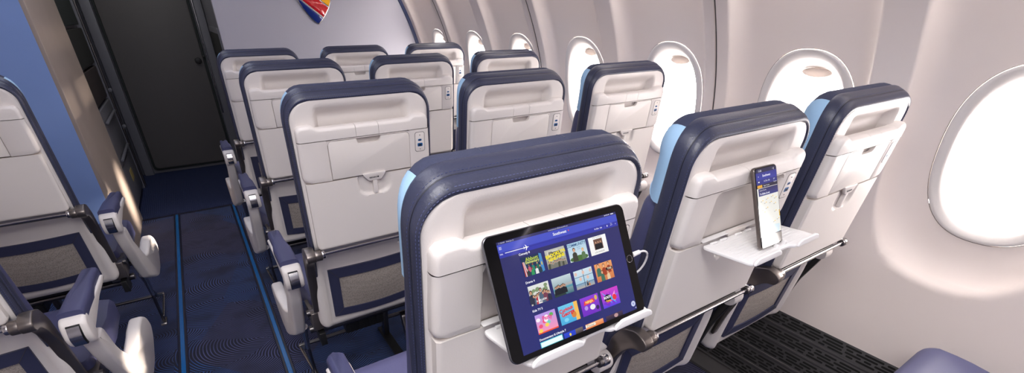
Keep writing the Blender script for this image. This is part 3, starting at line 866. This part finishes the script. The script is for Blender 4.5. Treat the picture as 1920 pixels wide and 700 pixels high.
    def k2(a, x, y, w, h):
        a.rect(x, y, x + w, y + h, (70, 170, 220), (110, 200, 236)); a.rect(x + w * .8, y, x + w, y + h, (246, 190, 90)); a.oval(x + w * .72, y + h * .35, w * .13, h * .17, (214, 130, 60)); a.oval(x + w * .3, y + h * .2, w * .12, h * .1, (130, 210, 240))
        a.text('Curious', x + w * .38, y + h * .74, .0074, (226, 40, 34), 'CENTER', .0003, .1); a.text('George', x + w * .44, y + h * .52, .0074, (226, 40, 34), 'CENTER', .0003, .1)
    def k3(a, x, y, w, h):
        a.rect(x, y, x + w, y + h, (110, 40, 190), (140, 60, 214)); a.oval(x + w * .6, y + h * .36, w * .15, h * .15, (240, 240, 244)); a.oval(x + w * .25, y + h * .4, w * .1, h * .12, (180, 150, 230)); a.oval(x + w * .86, y + h * .8, w * .08, h * .14, (220, 180, 90)); a.oval(x + w * .86, y + h * .25, w * .09, h * .12, (40, 30, 90))
        a.poly([(x + w * .15, y + h * .56), (x + w * .78, y + h * .6), (x + w * .72, y + h * .82), (x + w * .2, y + h * .78)], (230, 60, 70)); a.text('NINJA', x + w * .47, y + h * .69, .0052, (255, 220, 120), 'CENTER', .0002)
    def k4(a, x, y, w, h):
        a.rect(x, y, x + w, y + h, (80, 60, 220), (210, 60, 200))
        for k in range(10): a.poly([(x + w * .5, y + h * .4), (x + w * random.random(), y + h * random.random()), (x + w * random.random(), y + h * random.random())], random.choice([(40, 180, 240), (240, 60, 150), (120, 40, 200), (250, 150, 220)]))
        a.oval(x + w * .72, y + h * .45, w * .12, h * .16, (230, 50, 60)); a.oval(x + w * .33, y + h * .5, w * .2, h * .22, (24, 20, 50)); a.text('ROOT', x + w * .33, y + h * .55, .005, (250, 250, 255), 'CENTER', .0002); a.text('Camp', x + w * .34, y + h * .36, .0038, (250, 190, 60), 'CENTER', .0002)
    def l1(a, x, y, w, h):
        a.rect(x - .001, y, x + w + .003, y + h + .001, (60, 190, 210)); a.rect(x, y + h * .1, x + w + .002, y + h, (236, 252, 252))
    def l2(a, x, y, w, h):
        a.rect(x, y, x + w, y + h, (30, 60, 190), (40, 70, 210)); a.oval(x + w * .32, y + h * .4, w * .05, h * .3, (250, 220, 80)); a.rect(x + w * .6, y, x + w, y + h, (60, 50, 60), (120, 110, 104))
    def l3(a, x, y, w, h):
        a.rect(x, y, x + w, y + h, (226, 120, 60), (240, 170, 120)); a.rect(x, y + h * .3, x + w * .55, y + h * .85, (250, 240, 220)); a.text('Dinner', x + w * .28, y + h * .55, .005, (120, 60, 30), 'CENTER')
    def l4(a, x, y, w, h):
        a.rect(x, y, x + w, y + h, (24, 20, 44), (70, 50, 80)); a.oval(x + w * .6, y + h * .5, w * .12, h * .4, (190, 150, 150))
    for i, (f, l) in enumerate(((c1, 'dark blue poster lettered Abbott Elementary'), (c2, 'grey poster with yellow BROOKLYN lettering'), (c3, 'sky blue poster lettered COMMUNITY'), (c4, 'white poster with small dark group photo'))): thumb(i, 0, f, l)
    for i, (f, l) in enumerate(((d1, 'pale poster of a crowd in red and white'), (d2, 'poster of dark figures before a lake'), (d3, 'poster of a window grid over the sea'), (d4, 'orange poster of close faces'))): thumb(i, 1, f, l)
    for i, (f, l) in enumerate(((k1, 'pink and mint cartoon poster'), (k2, 'light blue poster with red lettering'), (k3, 'purple poster with red title'), (k4, 'magenta and blue cartoon poster'))): thumb(i, 2, f, l)
    for i, (f, l) in enumerate(((l1, 'bright white and teal tile'), (l2, 'blue tile'), (l3, 'orange tile'), (l4, 'dark purple tile'))):
        x0, y0, x1, y1 = card(i, 3)
        a = Art(); f(a, x0, -.0779, cw, .0072)
        o = link('thumbnail', a.done('thumbnail'), t, (0, -.0012, 0)); o['label'] = l
    # pose fitted to the photograph
    t.location = (.0059, -.8474, 1.0039); t.rotation_euler = (-.4734, .0152, -.0065); t.scale = (.9676,) * 3
    return t
tb = tablet()

def phone():
    W, H = .0745, .156
    t = link('phone', None); tag(t, 'slim dark phone showing a pale map, standing on the open seat flap', 'phone')
    b = B(); b.prism(rrect(-W / 2, W / 2, -H / 2, H / 2, .008, 6), 'y', 0, .0085, 'bracket', .003, seg=3); link('case', b.mesh('case'), t)
    b = B(); b.prism(rrect(-W / 2 + .0012, W / 2 - .0012, -H / 2 + .0012, H / 2 - .0012, .007, 6), 'y', -.0004, .0008, 'devblack', .0003, seg=1); link('bezel', b.mesh('bezel'), t)
    SW, SH = .0690, .1490
    X = lambda u: -SW / 2 + SW * u
    Y = lambda v: SH / 2 - SH * v
    a = Art()
    a.poly([(x, z) for x, z in rrect(X(0), X(1), Y(1), Y(0), .005, 4)], (30, 32, 70))
    a.rect(X(0), Y(.14), X(1), Y(.05), (48, 58, 160), (44, 50, 140)); a.rect(X(0), Y(.20), X(1), Y(.14), (40, 46, 130))
    a.text('11:18', X(.12), Y(.03), .0048, (240, 240, 250), bold=.0001); a.text('•▴▮', X(.9), Y(.03), .004, (240, 240, 250), 'RIGHT')
    a.text('Southwest', X(.5), Y(.095), .0062, (245, 245, 255), 'CENTER', .0001); a.text('x', X(.1), Y(.095), .005, (240, 240, 250))
    a.text('1h 55m 16h', X(.5), Y(.165), .0042, (245, 245, 255), 'CENTER'); a.oval(X(.12), Y(.165), .0025, .0012, (255, 255, 255)); a.text('54°', X(.9), Y(.165), .004, (245, 245, 255), 'RIGHT')
    a.rect(X(0), Y(.245), X(1), Y(.20), (26, 26, 54)); a.rect(X(.03), Y(.24), X(.26), Y(.205), (230, 170, 50)); a.text('Flight Tracker', X(.32), Y(.223), .0036, (240, 240, 250)); a.text('Together', X(.98), Y(.20), .003, (240, 240, 250), 'RIGHT')
    a.rect(X(0), Y(.86), X(1), Y(.245), (232, 230, 222), (60, 70, 150) if False else (236, 234, 228))
    a.rect(X(.06), Y(.345), X(1), Y(.25), (40, 48, 130), (40, 40, 90)); a.text('Explore Nearby', X(.12), Y(.275), .0034, (230, 230, 245)); a.text('To Dallas (Love)', X(.12), Y(.32), .0048, (245, 245, 255), bold=.0001)
    for u, v in ((.2, .40), (.45, .385), (.7, .37), (.85, .40), (.35, .43), (.6, .44), (.8, .47), (.15, .52), (.25, .55), (.8, .57), (.4, .50), (.2, .62), (.7, .70), (.3, .76), (.9, .68)):
        a.rect(X(u), Y(v + .012), X(u + .05), Y(v), (240, 206, 110)); a.rect(X(u - .08), Y(v + .02), X(u - .01), Y(v + .012), (176, 172, 168))
    a.rect(X(.955), Y(.66), X(.995), Y(.58), (236, 190, 60))
    a.poly([(X(.3), Y(.86)), (X(.9), Y(.86)), (X(.95), Y(.76)), (X(.55), Y(.74))], (206, 224, 234))
    for v in (.75, .80, .85): a.oval(X(.07), Y(v), .0032, .0032, (180, 180, 184), 14); a.oval(X(.07), Y(v), .0026, .0026, (238, 236, 232), 14)
    a.rect(X(.42), Y(.865), X(.72), Y(.85), (90, 90, 92)); a.rect(X(.44), Y(.862), X(.70), Y(.853), (226, 226, 226))
    a.rect(X(0), Y(1), X(1), Y(.87), (96, 84, 80), (140, 130, 124)); a.text('southwestwifi.com', X(.5), Y(.905), .0040, (245, 245, 245), 'CENTER')
    for u in (.25, .5, .75): a.oval(X(u), Y(.95), .0022, .0026, (150, 176, 224), 10)
    a.rect(X(.33), Y(.99), X(.67), Y(.983), (240, 240, 240))
    link('screen', a.done('screen'), t, (0, -.00062, 0))
    t.location = (.5045, -.8384, .9993); t.rotation_euler = (-.3678, .025, -.0038)
    return t
ph = phone()
# charging cable from the tablet to the seat outlet
b = B()
cp = [(.146, -.826, .992), (.158, -.8265, .993), (.164, -.8265, .994)]
b.tube([(.1445, -.829, .9925), (.160, -.829, .9935)], [.0042, .0036], 'white', 12)
def chaikin(p, n=2):
    for _ in range(n):
        q = [p[0]]
        for a_, c_ in zip(p, p[1:]):
            q += [tuple(.75 * i + .25 * j for i, j in zip(a_, c_)), tuple(.25 * i + .75 * j for i, j in zip(a_, c_))]
        p = q + [p[-1]]
    return p
b.tube(chaikin([(.160, -.829, .9935), (.172, -.829, .9925), (.182, -.828, .985), (.187, -.824, .970), (.186, -.818, .952), (.180, -.812, .940), (.172, -.806, .936), (.162, -.802, .945), (.155, -.800, .965), (.1515, -.7995, .984)]), .0017, 'white', 10)
tag(link('charging_cable', b.mesh('charging_cable')), 'short white charging cable looping from the right edge of the tablet', 'cable')

# ------------------------------------------------------------------ cabin shell
WALL = [(.0, 1.33), (.284, 1.36), (.5, 1.392), (.7, 1.408), (.9, 1.408), (1.0, 1.399), (1.11, 1.380), (1.275, 1.325), (1.43, 1.258), (1.6, 1.165), (1.8, 1.02)]
def xw(z):
    # smooth the table a little
    return (interp(z - .06, WALL) + interp(z, WALL) * 2 + interp(z + .06, WALL)) / 4
PITCH = .5835; Y0 = -.955; ZC = .975
BAYS = [Y0 + PITCH * k for k in range(-1, 7)]
WOFF = -.030
HY, HZ = .170, .250          # outer edge of the window trim
def rd(y, z):
    dy = abs(y) / .240
    dz = (z - ZC) / 1.6 if z > ZC else (ZC - z) / .395
    n = 2.6
    return (dy ** n + abs(dz) ** n) ** (1 / n)
def depth(y, z):
    t = max(0., min(1., (1 - rd(y, z)) / .30))
    return .056 * (1 - (1 - t) ** 2.6) * (1 - .85 * sm((z - 1.40) / .3))
def sell(a, hy, hz, n=2.35):
    c, s = math.cos(a), math.sin(a)
    return math.copysign(abs(c) ** (2 / n), c) * hy, math.copysign(abs(s) ** (2 / n), s) * hz
YFRONT = 2.85
b = B()
ZB, ZT = .284, 1.55
for yk in BAYS:
    y0, y1 = yk - PITCH / 2, yk + PITCH / 2
    NA = 120; rings = []
    corner = []
    for k in range(NA):
        a = 2 * PI * k / NA; iy, iz = sell(a, HY, HZ)
        # outer point on bay rectangle in direction a (scaled)
        c, s = math.cos(a), math.sin(a)
        hz = (ZT - ZC) if s > 0 else (ZC - ZB)
        m_ = max(abs(c), abs(s)); oy, oz = c / m_ * PITCH / 2, s / m_ * hz
        iy += WOFF
        col_ = []
        for j in range(33):
            t = (j / 32)
            yy = iy + (oy - iy) * t; zz = ZC + iz + (oz - iz) * t
            col_.append((xw(zz) + depth(yy, zz), yk + yy, zz))
        rings.append(col_)
    rings.append(rings[0])
    b.grid(rings, 'wall')
# plain wall behind the last bay
b.grid([[(xw(z), y, z) for z in [ZB + (ZT - ZB) * k / 20 for k in range(21)]] for y in (-2.6, BAYS[0] - PITCH / 2)], 'wall')
b.grid([[(xw(z), y, z) for z in [ZB + (ZT - ZB) * k / 20 for k in range(21)]] for y in (BAYS[-1] + PITCH / 2, 4.2)], 'wall')
# plain strip above the bays
b.grid([[(xw(z) , y, z) for y in (-2.6, 4.2)] for z in (1.55, 1.6, 1.7, 1.8)], 'wall')
b.grid([[(xw(.284), y, .284), (1.33, y, .0)] for y in (-2.6, 4.2)], 'wall')
struct(link('wall_right', b.mesh('wall_right', sharp=80)))
# panel joints
for n, ys_ in enumerate((Y0 + PITCH * 1.5, Y0 + PITCH * 3.5, Y0 + PITCH * 5.5)):
    b = B()
    b.tube([(xw(z) - .0005, ys_, z) for z in [ZB + k * .05 for k in range(26)]], .0022, 'seam', 8)
    b.grid([[(xw(z) - .004, ys_ + q * .004, z) for z in [ZB + k * .05 for k in range(26)]] for q in (1, 3)], 'wall')
    struct(link('trim_%d' % (n + 1), b.mesh('trim')))

# windows
def wshift(yk, y, z, dx): return (xw(z) + depth(y + WOFF, z) + dx, yk + WOFF + y, z)
XI = xw(ZC)
SL = (xw(1.15) - xw(.80)) / .35
def wp(yk, y, z, dx): return (XI + .050 + SL * (z - ZC) + dx, yk + WOFF + y, z)
for n, yk in enumerate(BAYS):
    w = struct(link('window_%d' % (n + 1), None, None, (0, 0, 0)))
    b = B(); NA = 72; rings = []
    for hy, hz, dx, zc, on in ((HY + .001, HZ + .001, .004, 0, 1), (HY - .0012, HZ - .0012, .003, 0, 1), (HY - .0015, HZ - .0015, -.004, 0, 1), (HY - .004, HZ - .004, -.0065, 0, 1), (HY - .012, HZ - .012, -.0070, 0, .9), (HY - .024, HZ - .026, -.0065, 0, .5), (HY - .030, HZ - .034, -.003, 0, .2), (HY - .033, HZ - .039, .002, 0, 0), (HY - .039, HZ - .050, .020, 0, 0), (HY - .044, HZ - .060, .042, 0, 0), (HY - .050, HZ - .068, .080, 0, 0)):
        ring = []
        for k in range(NA):
            y, z = sell(2 * PI * k / NA, hy, hz); z += ZC
            p, q = Vector(wshift(yk, y, z, dx)), Vector(wp(yk, y, z, dx))
            ring.append(p * on + q * (1 - on))
        rings.append(ring)
    b.grid(rings, 'liner', cu=True)
    ring = []
    for k in range(NA + 1):
        y, z = sell(2 * PI * k / NA, HY + .0008, HZ + .0008); ring.append(wshift(yk, y, z + ZC, .0004))
    b.tube(ring, .0010, 'seamgrey', 6, cap=False)
    f = link('window_frame', b.mesh('window_frame', sharp=60), w)
    b = B(); b.loft([[wp(yk, *(lambda q: (q[0], q[1] + ZC))(sell(2 * PI * k / NA, HY - .051, HZ - .069)), d) for k in range(NA)] for d in (.072, .075)], 'glass')
    link('window_pane', b.mesh('window_pane'), w)
    # blind drawn up, only its lower lip and finger grip show
    b = B()
    zl = HZ - .066
    for dz_, sc2, dd in ((0, 1, .050),):
        rings = []
        for g_, dx_ in ((1, .054), (1.0, .048), (.90, .045), (.5, .047), (.1, .048)):
            rings.append([wp(yk, .050 * g_ * math.cos(2 * PI * k / 32), ZC + zl - .013 + .0165 * g_ * math.sin(2 * PI * k / 32), dx_) for k in range(32)])
        b.loft(rings, 'shade')
    link('window_shade', b.mesh('window_shade', sharp=50), w)

# floor
b = B(); b.grid([[(-2.3, -2.6, 0), (1.36, -2.6, 0)], [(-2.3, 2.80, 0), (1.36, 2.80, 0)]], 'carpet')
b.grid([[(-2.3, 2.80, 0), (1.36, 2.80, 0)], [(-2.3, 4.2, 0), (1.36, 4.2, 0)]], 'galleymat')
b.box(-.91, -.09, 2.785, 2.815, -.002, .004, 'stripedge', .001)
struct(link('floor', b.mesh('floor')))
for x, lab in ((-.696, 'blue light strip set in the carpet on the left edge of the aisle'), (-.322, 'blue light strip set in the carpet on the right edge of the aisle')):
    t = tag(link('floor_strip', None, None, (x, 0, 0)), lab, 'floor light strip', 'floor strips along the aisle')
    b = B(); b.prism([(-.020, 0), (.020, 0), (.017, .004), (-.017, .004)], 'y', -2.3, 2.785, 'stripedge', 0); link('strip_edging', b.mesh('strip_edging'), t)
    b = B(); b.prism([(-.0095, .003), (.0095, .003), (.007, .0062), (-.007, .0062)], 'y', -2.3, 2.785, 'strip', 0); link('light_strip', b.mesh('light_strip'), t)

# return-air grille along the foot of the wall
g = tag(link('air_grille', None), 'black slotted air grille running along the foot of the right wall', 'vent grille')
b = B()
GA, GB = Vector((1.215, 0, .012)), Vector((1.362, 0, .288))
GN = (GB - GA).cross(Vector((0, 1, 0))).normalized()
if GN.x > 0: GN = -GN
Lg = (GB - GA).length; gd = (GB - GA).normalized()
def gp(y, s, h=0): return GA + gd * s + Vector((0, y, 0)) + GN * h
prof = []
s_ = 0
ribs = [0, .004, .004]
row = []
steps = [(0, 0)]
k = 0
for i in range(5):
    s0 = Lg * i / 5
    steps += [(s0 + .002, .0022), (s0 + .007, .0022), (s0 + .009, 0), (s0 + Lg / 5 - .003, 0)]
steps += [(Lg, 0)]
b.grid([[gp(y, s, h) for y in (-2.4, 2.82)] for s, h in steps], 'grille')
b.grid([[(1.13, y, .002), (1.135, y, .010), (1.215, y, .012)] for y in (-2.4, 2.82)], 'grille')
link('grille_panel', b.mesh('grille_panel', sharp=20), g)
b = B(); rnd = random.Random(3)
for i in range(5):
    for j in range(4):
        s0 = Lg * i / 5 + .0175 + j * .0108
        y = -1.5 + rnd.uniform(0, .05)
        while y < 1.2:
            L_ = rnd.choice([.016, .034, .052, .060, .045]); r = .0034
            pts = [(y + L_ + r * math.sin(a * PI / 6), s0 + r * math.cos(a * PI / 6)) for a in range(7)] + [(y - r * math.sin(a * PI / 6), s0 - r * math.cos(a * PI / 6)) for a in range(7)]
            b.face([b.v(gp(p, q, .0006)) for p, q in pts], 'void')
            y += L_ + .0165
so = link('air_slots', b.mesh('air_slots'), g); so['kind'] = 'stuff'

# ceiling, rear and left walls close the cabin
b = B()
arc = [(1.02, 1.8), (.85, 1.95), (.6, 2.08), (.2, 2.16), (-.5, 2.2), (-1.2, 2.16), (-1.6, 2.08), (-1.9, 1.95), (-2.1, 1.8)]
b.grid([[(x, y, z) for x, z in arc] for y in (-2.6, 4.2)], 'ceil'); struct(link('ceiling', b.mesh('ceiling')))
b = B(); b.grid([[(-2.1, y, 1.8), (-2.28, y, 1.4), (-2.38, y, .9), (-2.3, y, 0)] for y in (-2.6, 4.2)], 'wall'); struct(link('wall_left', b.mesh('wall_left')))
b = B(); b.grid([[(-2.4, -2.6, z), (1.5, -2.6, z)] for z in (0, 2.2)], 'bulkhead'); struct(link('wall_back', b.mesh('wall_back')))

# grey bulkhead in front on the right, with badge
b = B()
prof = [(-.095, 0), (-.095, 2.16), (.2, 2.155), (.6, 2.07), (.85, 1.94), (1.02, 1.79)] + [(xw(z) + .01, z) for z in (1.7, 1.6, 1.5, 1.4, 1.3, 1.2, 1.1, 1.0, .9, .7, .5, .3, .1, 0)]
b.prism(prof, 'y', 2.85, 2.90, 'bulkhead', .006, seg=3)
struct(link('wall_front', b.mesh('wall_front', sharp=40)))
b = B(); zz_ = [.9 + k * .05 for k in range(15)]
b.grid([[(xw(z) + a_, y_, z) for a_, y_ in ((.01, 2.838), (-.024, 2.838), (-.026, 2.842), (-.026, 2.852))] for z in zz_], 'edgeblue')
struct(link('trim_6', b.mesh('trim')))
b = B(); b.box(-.092, 1.30, 2.90, 4.10, 0, 2.15, 'galley', .002); struct(link('wall_galley_right', b.mesh('wall_galley')))

def heart(s=1.0, off=0):
    pts = []
    W_, zt, zb = .128, 1.500, 1.256
    R_ = [(0, zb), (.030, 1.280), (.068, 1.325), (.100, 1.372), (.120, 1.415), (.128, 1.450), (.124, 1.478), (.106, 1.500), (.080, 1.510), (.050, 1.507), (.020, 1.492), (0, 1.474)]
    P_ = [(x, z) for x, z in R_] + [(-x, z) for x, z in reversed(R_[1:-1])]
    cx, cz = .574, 1.39
    return [(cx + x * s, cz + (z - cz) * s) for x, z in P_]
bd = tag(link('heart_badge', None), 'glossy heart-shaped badge striped blue, red and yellow on the grey bulkhead', 'badge')
b = B(); b.prism(sub(heart(1.0), .01, 2), 'y', 2.838, 2.85, 'chrome', .004, seg=3); link('chrome_rim', b.mesh('chrome_rim'), bd)
# enamel fields: clip the heart with two diagonal lines
def clip(poly, a, b_, c, keep):
    out = []
    f = lambda p: (a * p[0] + b_ * p[1] - c) * keep
    for i in range(len(poly)):
        p, q = poly[i - 1], poly[i]; fp, fq = f(p), f(q)
        if fp >= 0: out.append(p)
        if (fp >= 0) != (fq >= 0):
            t = fp / (fp - fq); out.append((p[0] + (q[0] - p[0]) * t, p[1] + (q[1] - p[1]) * t))
    return out
H_ = sub(heart(.93), .008, 2)
# stripe direction falls to the right at about 33 degrees
sa, ca = math.sin(math.radians(40)), math.cos(math.radians(40))
c1 = sa * .560 + ca * 1.352
for nm, poly, m_ in (('blue_field', clip(H_, sa, ca, c1 - .004, -1), 'badge_blue'), ('red_field', clip(clip(H_, sa, ca, c1 + .006, 1), sa, ca, c1 + .083, -1), 'badge_red'), ('yellow_field', clip(H_, sa, ca, c1 + .092, 1), 'badge_gold')):
    b = B(); b.prism(poly, 'y', 2.8345, 2.84, m_, .0015, seg=2); o = link('enamel', b.mesh('enamel'), bd); o['label'] = nm.replace('_', ' ').replace('field', 'enamel stripe')

# partition at left: blue face towards the seats, beige end towards the aisle
b = B(); b.box(-2.2, -.925, 2.035, 2.85, 0, 2.18, 'bluewall', 0)
b2 = struct(link('wall_partition', b.mesh('wall_partition')))
b = B(); b.prism(sub([(-.93, 2.036), (-.906, 2.036), (-.906, 2.855), (-.93, 2.855)], .005, 3), 'z', 0, 2.18, 'beige', 0); struct(link('trim_5', b.mesh('trim')))

# galley stack beyond the partition
gl = tag(link('galley_unit', None, None, (-.92, 2.87, 0)), 'dark galley cabinet stack between the beige wall and the flight deck door', 'galley')
def gpart(name, y0, y1, z0, z1, m_, x0=-.03, x1=0, lab=None, parent=gl, bev=.004, r=.012):
    b = B(); b.prism(rrect(y0, y1, z0, z1, r, 4), 'x', x1, x0, m_, bev)
    o = link(name, b.mesh(name), parent)
    if lab: o['label'] = lab
    return o
b = B()
b.box(-.9, -.03, 0, 1.20, 0, 2.17, 'galley', .004)
link('body', b.mesh('body'), gl)
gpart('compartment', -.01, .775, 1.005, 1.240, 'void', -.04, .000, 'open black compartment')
gpart('compartment', -.01, .74, 1.262, 1.60, 'gasket', -.04, -.002, 'dark upper compartment')
gpart('insert_panel', -.01, .765, .765, .985, 'galley2', -.04, -.002)
d1_ = gpart('cabinet_door', .0, .76, .36, .745, 'galley', -.04, .002)
b = B(); b.cyl((.014, .10, .665), (.014, .68, .665), .010, 'galley', 12, .002); link('handle', b.mesh('handle'), d1_)
b = B(); b.cyl((.014, .10, .405), (.014, .68, .405), .010, 'galley', 12, .002); link('handle', b.mesh('handle'), d1_)
d2_ = gpart('cabinet_door', .0, .76, .05, .345, 'galley', -.04, .002)
gpart('placard', .33, .46, .19, .27, 'note', .000, .004, 'yellow placard', d2_, .0005, .002)
b = B()
b.prism([(.80, 0), (.92, 0), (.92, 2.17), (.80, 2.17)], 'x', -.03, .006, 'galley', .005)
b.cyl((.012, .815, .02), (.012, .815, 2.1), .008, 'steel', 12)
link('door_post', b.mesh('door_post'), gl)
for z in (.52, .80):
    b = B(); b.cyl((.022, .795, z), (.022, .835, z), .014, 'galley', 12, .003); link('latch', b.mesh('latch'), gl)

# flight deck door wall
b = B(); b.grid([[(-2.3, 4.12, z), (1.36, 4.12, z)] for z in (0, 2.2)], 'galley'); struct(link('wall_flight_deck', b.mesh('wall')))
dr = struct(link('door_1', None))
b = B(); b.prism(rrect(-.848, -.182, .030, 2.10, .04, 6), 'y', 4.088, 4.12, 'gasket', .004); link('door_gasket', b.mesh('door_gasket'), dr)
b = B(); b.prism(rrect(-.830, -.200, .048, 2.08, .035, 6), 'y', 4.078, 4.10, 'door', .006); link('door_panel', b.mesh('door_panel'), dr)
b = B(); b.cyl((-.243, 4.082, .958), (-.243, 4.055, .958), .026, 'black', 24, .005)
b.cyl((-.190, 4.085, .99), (-.190, 4.065, .99), .012, 'black', 14, .002); link('door_knob', b.mesh('door_knob'), dr)
b = B(); b.box(-.925, -.855, 4.06, 4.12, 0, 2.1, 'galley', .006); b.box(-.175, -.095, 4.06, 4.12, 0, 2.1, 'galley', .006)
b.cyl((-.165, 4.05, .5), (-.165, 4.05, 2.0), .006, 'chrome', 10)
link('door_frame', b.mesh('door_frame'), dr)
# crew panel beside the door
b = B(); b.prism(rrect(2.98, 3.95, .90, 1.24, .03, 4), 'x', -.0915, -.0985, 'galley', .002); wpn = link('wall_panel', b.mesh('wall_panel'))
b = B(); b.prism(rrect(3.03, 3.90, .94, 1.20, .02, 4), 'x', -.0975, -.100, 'void', .001); link('recess', b.mesh('recess'), wpn)
tag(wpn, 'black recessed panel on the wall right of the flight deck door', 'wall panel')

# ------------------------------------------------------------------ lights
W = bpy.data.worlds.new('sky'); SC.world = W; W.use_nodes = True
bg = W.node_tree.nodes['Background']; bg.inputs[0].default_value = (1.0, .94, .915, 1); bg.inputs[1].default_value = 21
def area(name, loc, target, sx, sy, e, col, portal=False):
    l = bpy.data.lights.new(name, 'AREA'); l.shape = 'RECTANGLE'; l.size = sx; l.size_y = sy; l.energy = e; l.color = col
    o = bpy.data.objects.new(name, l); COL.objects.link(o); o.location = loc
    o.rotation_euler = (Vector(target) - Vector(loc)).to_track_quat('-Z', 'Y').to_euler()
    if portal: l.cycles.is_portal = True
    return o
for n, yk in enumerate(BAYS):
    area('window_portal', (1.62, yk, ZC), (0, yk, ZC), .42, .36, 1, (1, 1, 1), True)
sun = bpy.data.lights.new('sun', 'SUN'); sun.energy = 17; sun.angle = math.radians(4); sun.color = (1, .86, .72)
so = bpy.data.objects.new('sun', sun); COL.objects.link(so)
so.rotation_euler = Vector((-1, .04, -.30)).to_track_quat('-Z', 'Y').to_euler()
area('ceiling_light', (-.50, -1.6, 2.12), (-.50, -1.6, 0), .5, 1.6, 39, (1, .98, .98))
area('ceiling_light', (-.45, -.1, 2.12), (-.45, -.1, 0), .5, 1.0, 6, (.9, .9, 1))
area('ceiling_light', (-.45, 1.5, 2.12), (-.45, 1.5, 0), .5, 1.8, 7, (.76, .82, 1))
area('galley_fill', (-.5, 3.4, 2.1), (-.5, 3.5, 0), .3, .5, 3.6, (1, .98, .9))  # added fill that brightens the dark galley, not a fitting of the cabin

# ------------------------------------------------------------------ camera
cam = bpy.data.cameras.new('camera'); co = bpy.data.objects.new('camera', cam); COL.objects.link(co)
cam.sensor_width = 36; cam.sensor_fit = 'HORIZONTAL'; cam.lens = 36 * 864.02 / 1920
cam.shift_y = (487.25 - 350) / 1920; cam.clip_start = .01
yaw, pit = .583, -.489
fw = Vector((math.sin(yaw) * math.cos(pit), math.cos(yaw) * math.cos(pit), math.sin(pit)))
co.location = (-.365, -1.260, 1.325); co.rotation_euler = fw.to_track_quat('-Z', 'Y').to_euler()
SC.camera = co
SC.view_settings.view_transform = 'Standard'; SC.view_settings.look = 'None'; SC.view_settings.exposure = EXPO
SC.view_settings.gamma = 1; SC.view_settings.use_curve_mapping = False
SC.cycles.max_bounces = 10; SC.cycles.diffuse_bounces = 6; SC.cycles.sample_clamp_indirect = 6
SC.cycles.use_denoising = True
